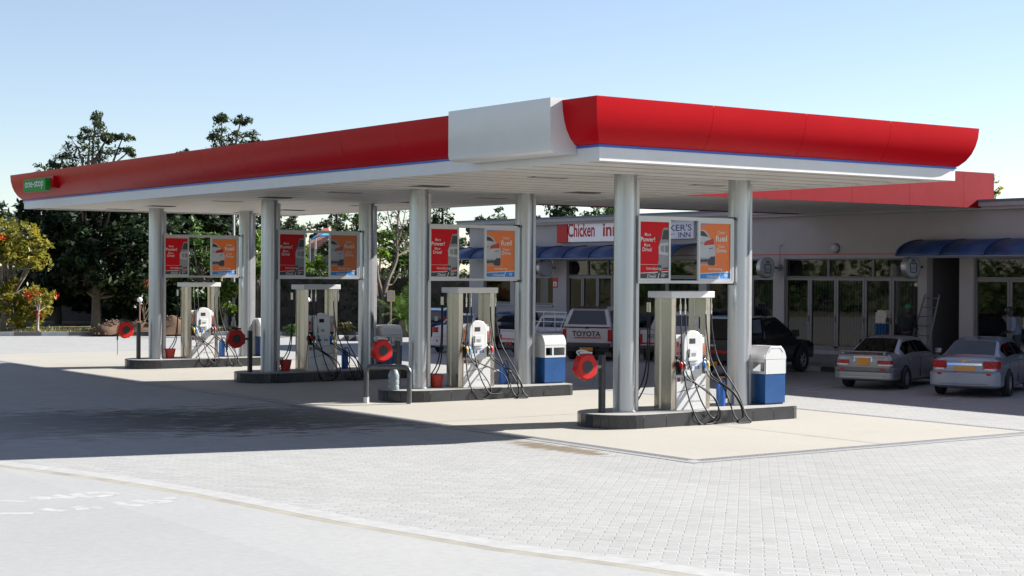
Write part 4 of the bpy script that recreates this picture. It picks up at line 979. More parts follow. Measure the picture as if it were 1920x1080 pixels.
def make_sedan(name, label, loc, rz, paint, keys, Lc, rad=.31, wb=(.95,3.55), win=(1,), pitch=0):
    """keys: x, half width, z bottom, z shoulder, z top, half width at top"""
    r = empty(name, loc, rz, label, 'car', None)
    xs = sorted(set([k[0] for k in keys]+[Lc*i/70 for i in range(71)])); rw = win
    NR = 4; rings = []; 
    def ring(x):
        w_, zb, zs, zt, wt = interp(keys, x); zm = zb+(zs-zb)*.55
        pts = [(0,zb),(w_*.80,zb),(w_*.95,zb+.07),(w_,zm),(w_*.995,zs-.06),(w_*.965,zs),(wt,zt-.035),(wt*.90,zt-.008),(wt*.55,zt+.006),(0,zt+.012)]
        out = []
        for i in range(len(pts)-1):
            k = 6 if i == 5 else 2
            for j in range(k):
                t = j/k; out.append(((pts[i][0]+(pts[i+1][0]-pts[i][0])*t, pts[i][1]+(pts[i+1][1]-pts[i][1])*t), i+t))
        out.append((pts[-1], 9.0)); return out
    body = MB(); gl = MB(); tr = MB()
    R0 = [ring(x) for x in xs]
    for i in range(len(xs)-1):
        xm = (xs[i]+xs[i+1])/2; pA, pB = interp(keys, xm)[3], interp(keys, xm)[2]
        cab = pA-pB
        for k in range(len(R0[i])-1):
            s = (R0[i][k][1]+R0[i][k+1][1])/2; tgt = body
            (ya,za),(yb,zb) = R0[i][k][0], R0[i][k+1][0]; (yc,zc),(yd,zd) = R0[i+1][k+1][0], R0[i+1][k][0]
            if 5.17 < s < 5.84 and rw['side'][0] < xm < rw['side'][1] and cab > .16: tgt = tr if abs(xm-rw['bp']) < .045 else gl
            if s > 6.9 and (rw['rear'][0] < xm < rw['rear'][1] or rw['front'][0] < xm < rw['front'][1]): tgt = gl
            for sg in (1,-1):
                q = [(xs[i],ya*sg,za),(xs[i],yb*sg,zb),(xs[i+1],yc*sg,zc),(xs[i+1],yd*sg,zd)]
                tgt.quad(*(q if sg > 0 else q[::-1]))
    for idx in (0,-1):
        P = [p for p, _ in R0[idx]]; x = xs[idx]; body.add([(x,y,z) for y,z in P]+[(x,-y,z) for y,z in P[::-1][1:-1]], [tuple(range(2*len(P)-2))])
    body.build('body', paint, r, smooth=50); 
    gl.build('window', M['carglass'], r, smooth=50); 
    if tr.v: tr.build('door_pillar', M['black'], r)
    # dark cabin inside the glass
    c = MB(); x0, x1 = rw['rear'][0]+.1, rw['front'][1]-.25; wI = keys[len(keys)//2][1]*.72; zI = interp(keys, 1.9)[2]-.02
    c.box(x0,x1,-wI,wI,.3,zI); 
    for y in (-.36,.36):
        c.box(x0+.05+.02,x0+.2,y-.13,y+.13,zI,zI+.17); c.box((x0+x1)/2+.15,(x0+x1)/2+.30,y-.22,y+.22,zI-.2,zI+.12); c.box((x0+x1)/2+.17,(x0+x1)/2+.27,y-.12,y+.12,zI+.12,zI+.32)
    c.build('interior', M['black'], r)
    for wx in wb:
        for s in (1,-1):
            yy = interp(keys, wx)[0]*s; g = MB(); g.lathe([(0,-.002),(rad+.055,-.002),(rad+.055,.004),(0,.004)], (wx,yy,rad), 28, 'y'); 
            for v in g.v: v.z = max(v.z, .16)
            g.build('wheel_arch', M['dark'], r)
            make_wheel(r, wx, yy-.05*s, rad)
    # door seams, handles, mirrors
    g = MB()
    for dx in rw.get('seams', ()):
        for s in (1,-1):
            w_, zb, zs, zt, wt = interp(keys, dx); g.box(dx-.006,dx+.006,(w_*.98 if s > 0 else -w_*1.003),(w_*1.003 if s > 0 else -w_*.98),zb+.12,zs-.07)
    g.build('door_seam', M['black'], r)
    for s in (1,-1):
        xm = rw['front'][0]+.42; w_, zb, zs, zt, wt = interp(keys, xm); g = MB()
        g.prism([(xm-.04,s*(w_+.02)),(xm+.06,s*(w_+.04)),(xm+.06,s*(w_+.20)),(xm-.02,s*(w_+.21)),(xm-.06,s*(w_+.10))],'z',zs+.02,zs+.16); mo = g.build('mirror', paint, r, bevel=.02, smooth=True)
        g = MB(); g.box(xm-.02,xm+.05,min(s*(w_-.08),s*(w_+.03)),max(s*(w_-.08),s*(w_+.03)),zs-.01,zs+.05); g.build('mirror_arm', M['black'], mo)
        for hx in rw.get('handles', ()):
            w2 = interp(keys, hx)[0]; g = MB(); g.box(hx-.09,hx+.09,min(s*w2*.985,s*(w2+.02)),max(s*w2*.985,s*(w2+.02)),interp(keys,hx)[2]-.13,interp(keys,hx)[2]-.095); g.build('door_handle', paint, r, bevel=.005)
    r.rotation_euler = (0,0,rz); return r
def lamp_poly(r, keys, pts, z0, z1, mat, nm='tail_light', tilt=0):
    """lamp wrapped round a rear corner; pts are (x, |y|) in plan"""
    for s in (1,-1):
        g = MB(); g.prism([(x,s*y) for x,y in pts], 'z', z0, z1)
        g.build(nm, mat, r, bevel=.008)
K1 = [(0,.70,.30,.82,.93,.66),(.03,.75,.27,.85,.955,.69),(.12,.80,.24,.865,.975,.70),(.55,.84,.20,.88,.99,.69),(.70,.845,.19,.885,1.0,.66),(1.33,.848,.18,.895,1.345,.53),(1.75,.848,.18,.90,1.395,.525),(2.3,.848,.18,.90,1.40,.53),(2.72,.846,.18,.895,1.36,.545),(3.42,.84,.18,.885,.97,.66),(4.1,.80,.20,.74,.84,.64),(4.36,.72,.24,.62,.72,.58),(4.42,.66,.30,.55,.64,.52)]
W1 = dict(rear=(.72,1.32), front=(2.74,3.40), side=(.98,3.15), bp=2.06, seams=(1.15,2.06,3.2), handles=(1.35,2.28))
ax1 = (13.03+.0, 4.90)
def rear_place(cx, cy, rz, rearwheel): return (cx-rearwheel*math.cos(rz), cy-rearwheel*math.sin(rz), 0)
h1 = R(20)
c1 = make_sedan('parked_car', 'silver sedan with a boot spoiler and square amber plate, left of the two parked sedans', rear_place(13.03,4.90,h1,.95), h1, M['car_silver'], K1, 4.42, .30, (.95,3.55), W1)
lamp_poly(c1, K1, [(-.012,.40),(-.012,.69),(.035,.765),(.10,.805),(.10,.5)], .70, .80, M['lampred']); lamp_poly(c1, K1, [(-.010,.42),(-.010,.69),(.035,.762),(.09,.80),(.09,.5)], .655, .697, M['lampclear'], 'reverse_light')
g = MB(); g.prism([(-.06,-.62),(-.035,-.74),(.06,-.83),(.5,-.862),(.5,-.80),(.06,-.7),(.06,.7),(.5,.80),(.5,.862),(.06,.83),(-.035,.74),(-.06,.62)],'z',.28,.50); bp1 = g.build('bumper', M['car_silver'], c1, bevel=.025, smooth=True)
g = MB(); g.prism([(-.07,-.62),(-.043,-.745),(.06,-.84),(.55,-.870),(.55,-.80),(.06,-.7),(.06,.7),(.55,.80),(.55,.870),(.06,.84),(-.043,.745),(-.07,.62)],'z',.50,.60); g.build('bumper_strip', M['bumper_dark'], bp1, bevel=.01)
g = MB(); g.box(-.068,-.05,-.60,.60,.335,.36); g.build('bumper_trim', M['light_grey'], bp1)
for s in (1,-1):
    g = MB(); g.box(-.08,-.06,s*.58-.07,s*.58+.07,.525,.585); g.build('reflector', M['lampred'], bp1)
g = MB(); g.box(-.016,.0,-.17,.17,.66,.86); g.build('number_plate', M['amber'], c1)
g = MB(); g.box(-.03,.01,-.26,.26,.865,.90); g.box(-.02,0,-.26,-.235,.76,.865); g.box(-.02,0,.235,.26,.76,.865); g.build('plate_garnish', M['chrome'], c1)
g = MB(); g.prism([(.0,-.66),(-.03,-.5),(-.04,0),(-.03,.5),(.0,.66),(.16,.66),(.12,0),(.16,-.66)],'z',1.015,1.04); g.box(.02,.12,-.62,-.55,.95,1.015); g.box(.02,.12,.55,.62,.95,1.015); g.build('boot_spoiler', M['car_silver'], c1, bevel=.008)
K2 = [(0,.76,.30,.86,.98,.68),(.04,.80,.26,.90,1.0,.72),(.14,.855,.23,.93,1.02,.73),(.42,.89,.20,.95,1.035,.72),(.60,.895,.19,.955,1.06,.68),(1.25,.898,.18,.96,1.40,.57),(1.8,.898,.18,.965,1.465,.565),(2.4,.898,.18,.96,1.47,.57),(2.85,.896,.18,.95,1.42,.58),(3.65,.885,.18,.93,1.02,.70),(4.2,.85,.2,.80,.90,.68),(4.52,.74,.24,.66,.76,.60),(4.6,.66,.30,.58,.68,.52)]
W2 = dict(rear=(.62,1.24), front=(2.87,3.62), side=(1.0,3.3), bp=2.1, seams=(1.1,2.1,3.35), handles=(1.4,2.35))
h2 = R(25)
c2 = make_sedan('parked_car', 'silver sedan with roof antenna and chrome boot strip, right of the two parked sedans', rear_place(13.14,1.70,h2,.98), h2, M['car_silver_blue'], K2, 4.6, .335, (.98,3.67), W2)
lamp_poly(c2, K2, [(-.02,.46),(-.02,.72),(.04,.815),(.20,.872),(.20,.6)], .74, .93, M['lampred']); lamp_poly(c2, K2, [(-.024,.50),(-.024,.70),(.03,.79),(.03,.6)], .70, .74, M['lampclear'], 'reverse_light')
for s in (1,-1):
    for yy, rr_ in ((.56,.062),(.74,.06)):
        g = MB(); g.lathe([(rr_,-.034 if yy < .6 else -.022),(rr_*.8,-.045 if yy < .6 else -.035),(0,-.045 if yy < .6 else -.035)], (0,s*yy,.835),16,'x'); g.build('lamp_ring', M['lampred'], c2, smooth=True)
g = MB(); g.prism([(-.07,-.66),(-.04,-.80),(.06,-.89),(.45,-.905),(.45,-.80),(.06,-.7),(.06,.7),(.45,.80),(.45,.905),(.06,.89),(-.04,.80),(-.07,.66)],'z',.26,.66); bp2 = g.build('bumper', M['car_silver_blue'], c2, bevel=.05, smooth=True)
g = MB(); g.box(-.078,-.06,-.62,.62,.33,.36); g.build('bumper_crease', M['bumper_dark'], bp2)
for s in (1,-1):
    g = MB(); g.box(-.08,-.06,s*.62-.055,s*.62+.055,.57,.625); g.build('reflector', M['lampred'], bp2)
g = MB(); g.box(-.02,.0,-.26,.26,.68,.79); g.build('number_plate', M['amber'], c2)
g = MB(); g.box(-.03,0,-.44,.44,.815,.87); g.build('boot_strip', M['chrome'], c2)
g = MB(); g.prism([(-.085,.935),(-.03,.935),(-.025,.955),(.025,.955),(.03,.935),(.085,.935),(.085,.915),(.03,.915),(.025,.895),(-.025,.895),(-.03,.915),(-.085,.915)],'x',-.024,-.005); g.build('emblem', M['yellow'], c2)
g = MB(); g.tube([(1.5,0,1.46),(1.36,0,1.66)], .008, 6); g.box(1.44,1.56,-.03,.03,1.455,1.485); g.build('antenna', M['black'], c2)

# white sedan and two blue cars behind the pumps
x, y = aim(846, 62.6); h3 = R(38)
K3 = [tuple([k[0],k[1],k[2],k[3]+.08,k[4]+.08,k[5]]) for k in K1]
c3 = make_sedan('parked_car', 'white sedan with red corner lamp, half hidden by a steel pump pillar', (x,y,0), h3, M['car_white'], K3, 4.42, .30, (.95,3.55), W1)
lamp_poly(c3, K3, [(-.012,.52),(-.012,.69),(.035,.765),(.12,.81),(.12,.5)], .80, 1.0, M['lampred'])
g = MB(); g.prism([(-.06,-.62),(-.035,-.74),(.06,-.83),(.5,-.862),(.5,-.80),(.06,-.7),(.06,.7),(.5,.80),(.5,.862),(.06,.83),(-.035,.74),(-.06,.62)],'z',.28,.62); g.build('bumper', M['car_white'], c3, bevel=.03, smooth=True)
for s in (1,-1):
    g = MB(); g.lathe([(.04,-.063),(0,-.066)],(0,s*.55,.48),12,'x'); g.build('reflector', M['lampred'], c3)
K4 = [(0,.76,.34,.95,1.50,.60),(.05,.80,.30,.98,1.54,.62),(.5,.84,.24,1.0,1.60,.62),(1.2,.85,.22,1.0,1.62,.62),(2.2,.85,.22,.99,1.60,.62),(2.7,.85,.22,.98,1.54,.62),(3.4,.84,.22,.95,1.05,.68),(4.0,.80,.24,.82,.92,.66),(4.2,.70,.3,.66,.76,.56)]
W4 = dict(rear=(-.1,-.05), front=(2.72,3.38), side=(.25,3.1), bp=1.9, seams=(1.0,1.9,2.9))
x, y = aim(806, 67.5); c4 = make_sedan('parked_car', 'dark blue hatchback behind the white sedan, between column and pump pillar', (x,y,0), R(40), M['car_blue'], K4, 4.2, .31, (.8,3.3), W4)
g = MB(); g.box(-.012,.02,-.58,.58,1.02,1.46); g.build('rear_window', M['carglass'], c4); lamp_poly(c4, K4, [(-.014,.62),(-.014,.74),(.06,.80),(.06,.62)], .85, 1.25, M['lampred'])
g = MB(); g.box(-.016,-.012,-.35,-.22,1.10,1.30); g.build('sticker', M['light_grey'], c4)
x, y = aim(948, 66.5); K5 = [tuple([k[0],k[1],k[2],k[3]-.02,k[4]-.10,k[5]]) for k in K4]
c5 = make_sedan('parked_car', 'dark blue estate car beyond the white drop side pickup', (x,y,0), R(24), M['car_blue'], K5, 4.2, .31, (.8,3.3), W4)
g = MB(); g.box(-.012,.02,-.58,.58,.98,1.36); g.build('rear_window', M['carglass'], c5); lamp_poly(c5, K5, [(-.014,.62),(-.014,.74),(.06,.80),(.06,.62)], .75, .98, M['lampred'])

# pickups
def make_pickup(label, loc, rz, paint, w=.88, L=5.0, bedz=1.10, cabz=1.74, bed=1.55, cab=(1.6,3.35), rad=.37, wb=(1.1,4.1), glass_rear=True, double=True):
    r = empty('pickup_truck', loc, rz, label, 'pickup')
    g = MB()   # lower body with open bed
    g.prism([(0,.50),(L-.9,.42),(L-.05,.45),(L,.62),(L-.02,.86),(L-.35,1.0),(cab[1]+.25,1.06),(cab[1]+.1,bedz),(cab[0],bedz),(cab[0]-.02,bedz),(cab[0]-.02,.60),(0,.60)],'y',-w+.03,w-.03)
    g.build('body', paint, r, bevel=.04, smooth=True)
    g = MB(); g.box(.06,cab[0]-.02,w-.09,w,.52,bedz); g.box(.06,cab[0]-.02,-w,-w+.09,.52,bedz); g.box(.02,cab[0]-.02,-w+.09,w-.09,.60,.64); bb = g.build('bed', paint, r, bevel=.025, smooth=True)
    g = MB(); g.box(0,.06,-w+.01,w-.01,.56,bedz-.01); tg = g.build('tailgate', paint, r, bevel=.015)
    # cab
    a, b = cab; n = 8; rings = []
    for z, i0, i1, ww in ((bedz-.02,0,0,w-.01),(bedz+.08,.02,-.10,w-.02),(cabz-.12,.16,-.72,w-.19),(cabz-.03,.24,-.84,w-.25),(cabz,.42,-1.0,w-.38)):
        rings.append([(a+i0,-ww,z),(b+i1+.55*(1-(z-bedz)/(cabz-bedz))*.35,-ww,z),(b+i1+.55*(1-(z-bedz)/(cabz-bedz))*.35,ww,z),(a+i0,ww,z)])
    g = MB(); g.loft(rings); k = len(g.v); g.add(rings[-1],[(0,1,2,3)]); cb = g.build('cab', paint, r, bevel=.03, smooth=True)
    g = MB()
    def lerp3(p, q, t): return Vector(p)*(1-t)+Vector(q)*t
    lo, hi = rings[1], rings[2]
    for i, j, cuts in ((0,1,[(.06,.46),(.51,.90)] if double else [(.10,.88)]),(2,3,[(.10,.49),(.54,.94)] if double else [(.12,.9)]),(3,0,[(.08,.92)]),(1,2,[(.06,.94)])):
        A, B, C_, D_ = map(Vector, (lo[i],lo[j],hi[j],hi[i])); nn = (B-A).cross(D_-A).normalized(); ctr = sum((Vector(p) for p in lo+hi),Vector())/8
        if nn.dot(A-ctr) < 0: nn = -nn
        for u0, u1 in cuts:
            def S(u, v): return lerp3(lerp3(A,B,u), lerp3(D_,C_,u), v)+nn*.006
            g.quad(S(u0,.06),S(u1,.06),S(u1,.94),S(u0,.94))
    g.build('window', M['carglass_dark'], cb)
    for wx in wb:
        for s in (1,-1):
            g = MB(); g.lathe([(0,-.003),(rad+.08,-.003),(rad+.08,.004),(0,.004)],(wx,s*(w+.001),rad),28,'y')
            for v in g.v: v.z = max(v.z,.3)
            g.build('wheel_arch', M['dark'], r); make_wheel(r, wx, s*(w-.06), rad, .24, 6)
    g = MB(); g.box(.1,L-.2,-w+.12,w-.12,.34,.5); g.build('chassis', M['black'], r)
    for s in (1,-1):
        g = MB(); xm = b-.15; g.box(xm-.05,xm+.05,min(s*w,s*(w+.22)),max(s*w,s*(w+.22)),bedz+.02,bedz+.22); g.build('mirror', M['black'], r, bevel=.02)
    return r, tg, bb
M['carglass_dark'] = pm('carglass_dark', (.012,.016,.02), .05, 0, .1, 3, coat=.6, spec=.8)
def rear_bits(r, w, zb, z0, z1, plate, bumper='bumper_dark', stripe=None, lw=.13):
    for s in (1,-1):
        g = MB(); g.box(-.015,.10,min(s*(w-lw),s*(w+.006)),max(s*(w-lw),s*(w+.006)),z0,z1); g.build('tail_light', M['lampred'], r, bevel=.01)
    g = MB(); g.box(-.16,-.02,-w+.02,w-.02,zb,zb+.13); g.box(-.05,.1,-.4,.4,zb-.06,zb+.02); bo = g.build('bumper', M[bumper], r, bevel=.015)
    if plate:
        g = MB(); g.box(-.10,-.085,-.24,.24,zb-.15,zb-.03); g.build('number_plate', M['amber'], bo)
# white pickup with a canopy and TOYOTA on the tailgate
x, y = aim(1101, 57.6); hh = R(37)
pk, tg, bb = make_pickup('white pickup with canopy and TOYOTA in black across its tailgate', (x,y,0), hh, M['car_white'], w=.88, bedz=1.18, bed=1.6)
rear_bits(pk, .88, .52, .70, 1.12, True, 'charcoal')
g = MB(); fit_text(g, 'TOYOTA', 1.04, .195, (-.012,.02,.965), (0,-1,0), (0,0,1), .03); g.build('lettering', M['charcoal'], tg)
g = MB(); g.box(-.008,0,-.52,.46,.80,.84); g.build('red_stripe', M['red'], tg)
g = MB()
rings = [[(-.02,-.87,1.19),(1.62,-.87,1.19),(1.62,.87,1.19),(-.02,.87,1.19)],[(.02,-.86,1.26),(1.62,-.86,1.26),(1.62,.86,1.26),(.02,.86,1.26)],[(.30,-.70,1.80),(1.72,-.70,1.84),(1.72,.70,1.84),(.30,.70,1.80)],[(.46,-.58,1.885),(1.72,-.58,1.90),(1.72,.58,1.90),(.46,.58,1.885)]]
g.loft(rings); g.add(rings[-1],[(0,1,2,3)]); g.add(rings[0],[(3,2,1,0)]); cn = g.build('load_canopy', M['car_white'], pk, bevel=.02)
g = MB(); 
def bil(A,B,C_,D_,u,v): return (Vector(A)*(1-u)+Vector(B)*u)*(1-v)+(Vector(D_)*(1-u)+Vector(C_)*u)*v
A,B,C_,D_ = rings[1][3],rings[1][0],rings[2][0],rings[2][3]
o_ = Vector((-.012,0,.004)); g.quad(bil(A,B,C_,D_,.08,.06)+o_,bil(A,B,C_,D_,.92,.06)+o_,bil(A,B,C_,D_,.90,.97)+o_,bil(A,B,C_,D_,.10,.97)+o_); g.build('rear_window', M['carglass_dark'], cn)
for s, (i,j) in ((-1,(0,1)),(1,(3,2))):
    A,B,C_,D_ = rings[1][i],rings[1][j],rings[2][j],rings[2][i]; o_ = Vector((0,s*.010,.004)); g = MB(); g.quad(bil(A,B,C_,D_,.16,.1)+o_,bil(A,B,C_,D_,.95,.1)+o_,bil(A,B,C_,D_,.95,.9)+o_,bil(A,B,C_,D_,.18,.9)+o_); g.build('side_window', M['carglass_dark'], cn)
g = MB(); g.box(.30,.46,-.62,.62,1.885,1.93); g.box(-.03,.02,-.84,.84,1.185,1.215); g.box(-.015,.05,-.07,.07,1.15,1.21); g.build('trim', M['black'], cn)
# white pickup with a silver red striped tailgate right of it, mostly hidden
x, y = aim(1247, 57.0); pk2, tg, bb = make_pickup('white pickup with red striped tailgate, mostly hidden behind the nearest pump', (x,y,0), R(37), M['car_white'], w=.88, bedz=1.12)
rear_bits(pk2, .88, .46, .62, .98, True, 'charcoal', lw=.08)
g = MB(); g.box(-.008,0,-.84,.84,.63,.69); g.build('red_stripe', M['red'], tg)
g = MB(); put_text(g, 'ISUZU', .19, (-.012,.28,.90), (0,-1,0), (0,0,1), .008, xs=1.25); g.build('lettering', M['charcoal'], tg)
# white drop side pickup with a ladder rack
x, y = aim(972, 60.5); pk3, tg, bb = make_pickup('white open pickup with a red stripe and welded rack behind its cab', (x,y,0), R(18), M['car_white'], w=.84, bedz=.93, cabz=1.52, double=False, cab=(2.2,3.6))
rear_bits(pk3, .84, .30, .62, .80, False, 'charcoal', lw=.08)
g = MB(); g.box(-.008,0,-.82,.82,.62,.66); g.box(.06,2.15,-.848,-.84,.62,.66); g.build('red_stripe', M['red'], tg)
g = MB(); g.tube([(.0,-.80,.97),(.0,.80,.97)],.025,6); g.tube([(0,-.8,.9),(0,-.8,.97)],.02,6); g.tube([(0,.8,.9),(0,.8,.97)],.02,6); g.build('rear_rail', M['white'], pk3); g = MB()
for yy in (-.78,-.26,.26,.78): g.tube([(2.02,yy,.9),(2.02,yy,1.62)],.022,6)
for zz in (1.25,1.62): g.tube([(2.02,-.80,zz),(2.02,.80,zz)],.022,6)
for yy in (-.80,.80): g.tube([(1.55,yy,.93),(2.02,yy,1.62)],.022,6)
g.build('rack', M['white'], pk3)
for s in (1,-1):
    for yy in (.34,.52):
        g = MB(); g.lathe([(.085,-.012),(.07,-.03),(0,-.03)],(0,s*yy,.46),14,'x'); g.build('round_light', M['lampred'], pk3)
# black double cab nosing up to the bakery
hb = R(17); fx, fy = 16.55, 11.35
pk4, tg, bb = make_pickup('shiny black double cab pickup nosed up to the bakery doors', (fx-4.15*math.cos(hb)-.70*math.sin(hb), fy-4.15*math.sin(hb)+.70*math.cos(hb), 0), hb, M['car_black'], w=.90, bedz=1.14, cabz=1.80, rad=.39, cab=(1.65,3.6))
rear_bits(pk4, .90, .50, .70, 1.08, True, 'black', lw=.10)
g = MB(); g.box(-.012,0,-.80,.80,.72,.80); g.build('red_stripe', M['red'], tg)
g = MB(); g.box(-.02,0,-.14,.14,.93,.97); g.build('handle', M['chrome'], tg)
g = MB(); rings = [[(.02,-.88,1.15),(1.66,-.88,1.15),(1.66,.88,1.15),(.02,.88,1.15)],[(.06,-.87,1.24),(1.66,-.87,1.24),(1.66,.87,1.24),(.06,.87,1.24)],[(.36,-.71,1.74),(1.8,-.71,1.78),(1.8,.71,1.78),(.36,.71,1.74)],[(.52,-.58,1.80),(1.8,-.58,1.82),(1.8,.58,1.82),(.52,.58,1.80)]]
g.loft(rings); g.add(rings[-1],[(0,1,2,3)]); cn = g.build('load_canopy', M['car_black'], pk4, bevel=.02)
A,B,C_,D_ = rings[1][0],rings[1][1],rings[2][1],rings[2][0]; o_ = Vector((0,-.010,.004)); g = MB()
for u0,u1 in ((.20,.52),(.56,.90)): g.quad(bil(A,B,C_,D_,u0,.12)+o_,bil(A,B,C_,D_,u1,.12)+o_,bil(A,B,C_,D_,u1,.88)+o_,bil(A,B,C_,D_,u0,.88)+o_)
g.build('side_window', M['shade_glass'] if 'shade_glass' in M else pm('window_sky', (.10,.14,.17), .06, 0, .1, 3, coat=.6), cn)

# ------------------------------------------------------------------ people
def skin_mesh(name, verts, edges, mat, parent, root=0, sub=2):
    me = bpy.data.meshes.new(name); me.from_pydata([v[:3] for v in verts], edges, [])
    ob = bpy.data.objects.new(name, me); COL.objects.link(ob)
    md = ob.modifiers.new('skin','SKIN'); md.use_smooth_shade = True
    for i, v in enumerate(verts):
        s = me.skin_vertices[0].data[i]; s.radius = (v[3], v[4] if len(v) > 4 else v[3]); s.use_root = (i == root)
    sb = ob.modifiers.new('sub','SUBSURF'); sb.levels = sb.render_levels = sub
    dg = bpy.context.evaluated_depsgraph_get(); nm = bpy.data.meshes.new_from_object(ob.evaluated_get(dg))
    bpy.data.objects.remove(ob); bpy.data.meshes.remove(me)
    nm.materials.clear(); nm.materials.append(mat); nm.polygons.foreach_set("use_smooth",[True]*len(nm.polygons))
    o = bpy.data.objects.new(name, nm); COL.objects.link(o); o.parent = parent; return o
def person(label, loc, rz, shirt, trousers, lean=0.0, cap=None, reach=0):
    r = empty('person', loc, rz, label, 'person'); sx = lean
    hip = .93; sh = 1.42
    def B(x, y, z, *rad):        # lean the upper body forwards
        t = max(0, z-hip); return (x+t*math.sin(sx), y, hip+t*math.cos(sx) if z > hip else z, *rad)
    V = [B(0,0,.95,.14,.11),B(0,0,1.15,.13,.10),B(.0,0,1.36,.15,.10),B(.01,0,1.50,.055),B(.03,0,1.58,.075,.07),B(.035,0,1.66,.085,.095),B(.02,0,1.73,.06,.065)]
    E_ = [(0,1),(1,2),(2,3),(3,4),(4,5),(5,6)]
    def limb(base, pts):
        k = len(V)
        for i, p in enumerate(pts): V.append(p); E_.append((base if i == 0 else k+i-1, k+i))
        return k
    for s in (1,-1):
        limb(0, [(0,s*.10,.86,.085),(.02,s*.11,.50,.058),(-.01,s*.11,.10,.042),(.13,s*.12,.05,.038)])
        a = [B(0,s*.19,1.40,.055), B(.05+.10*reach,s*.24,1.14,.045), B(.20+.12*reach,s*.22,.98+.12*reach,.034), B(.26+.13*reach,s*.20,.95+.14*reach,.036,.018)]
        k = limb(2, a); hand = k+3
        hx, hy, hz = a[3][:3]
        for f in range(4):
            y0 = hy+(-.027+.018*f); limb(hand, [(hx+.05,y0,hz-.012,.0095),(hx+.08+.008*(f in (1,2)),y0,hz-.03,.008),(hx+.088,y0,hz-.055,.007)])
        limb(hand, [(hx+.02,hy-s*.04,hz-.005,.010),(hx+.055,hy-s*.055,hz-.02,.008)])
    skin_mesh('body', V, E_, M['skin'], r)
    S = [B(0,0,.86,.21,.17),B(0,0,1.10,.20,.165),B(0,0,1.36,.20,.15),B(.0,0,1.48,.085,.075)]; SE = [(0,1),(1,2),(2,3)]
    for s in (1,-1):
        k = len(S); S += [B(0,s*.20,1.40,.085), B(.05+.10*reach,s*.245,1.14,.072), B(.17+.12*reach,s*.225,1.0+.1*reach,.06)]; SE += [(2,k),(k,k+1),(k+1,k+2)]
    skin_mesh('shirt', S, SE, shirt, r)
    T_ = [(0,0,.95,.16,.12)]; TE = []
    for s in (1,-1):
        k = len(T_); T_ += [(0,s*.10,.84,.10),(.02,s*.11,.50,.075),(-.01,s*.11,.12,.062)]; TE += [(0,k),(k,k+1),(k+1,k+2)]
    skin_mesh('trousers', T_, TE, trousers, r)
    hc = Vector(B(.035,0,1.66,.1)[:3])
    g = MB()
    for s in (1,-1): g.lathe([(.0,-.012),(.011,-.006),(.011,.006),(0,.012)], hc+Vector((.088,s*.032,.02)), 8, 'x')
    g.build('eyes', M['white'], r)
    g = MB(); g.prism([(hc.x+.085,hc.z+.03),(hc.x+.112,hc.z-.02),(hc.x+.085,hc.z-.03)],'y',-.014,.014); g.box(hc.x+.078,hc.x+.088,-.025,.025,hc.z-.065,hc.z-.055)
    for s in (1,-1): g.box(hc.x-.02,hc.x+.02,min(s*.075,s*.105),max(s*.075,s*.105),hc.z-.03,hc.z+.035)
    g.build('face', M['skin'], r, bevel=.005)
    g = MB(); prof = [(.104,-.005),(.107,.03),(.098,.075),(.065,.105),(0,.115)]
    g.lathe(prof, hc+Vector((-.008,0,.01)), 18)
    if cap: g.prism([(hc.x+.07,-.075),(hc.x+.19,-.06),(hc.x+.205,0),(hc.x+.19,.06),(hc.x+.07,.075)],'z',hc.z+.03,hc.z+.045)
    g.build('cap' if cap else 'hair', M[cap] if cap else M['black'], r, smooth=True)
    return r
person('man in a grey blue shirt bending forward by the right shop window', (XW-.55,wy(3.62),FL), R(140), M['cloth_blue'], M['cloth_navy'], .32, None, .3)
person('person in a green cap and black jacket with back turned, beside the ladder', (XW-.75,wy(7.52),FL-.02), R(15), M['cloth_black'], M['cloth_black'], .20, 'cap_green', .5)

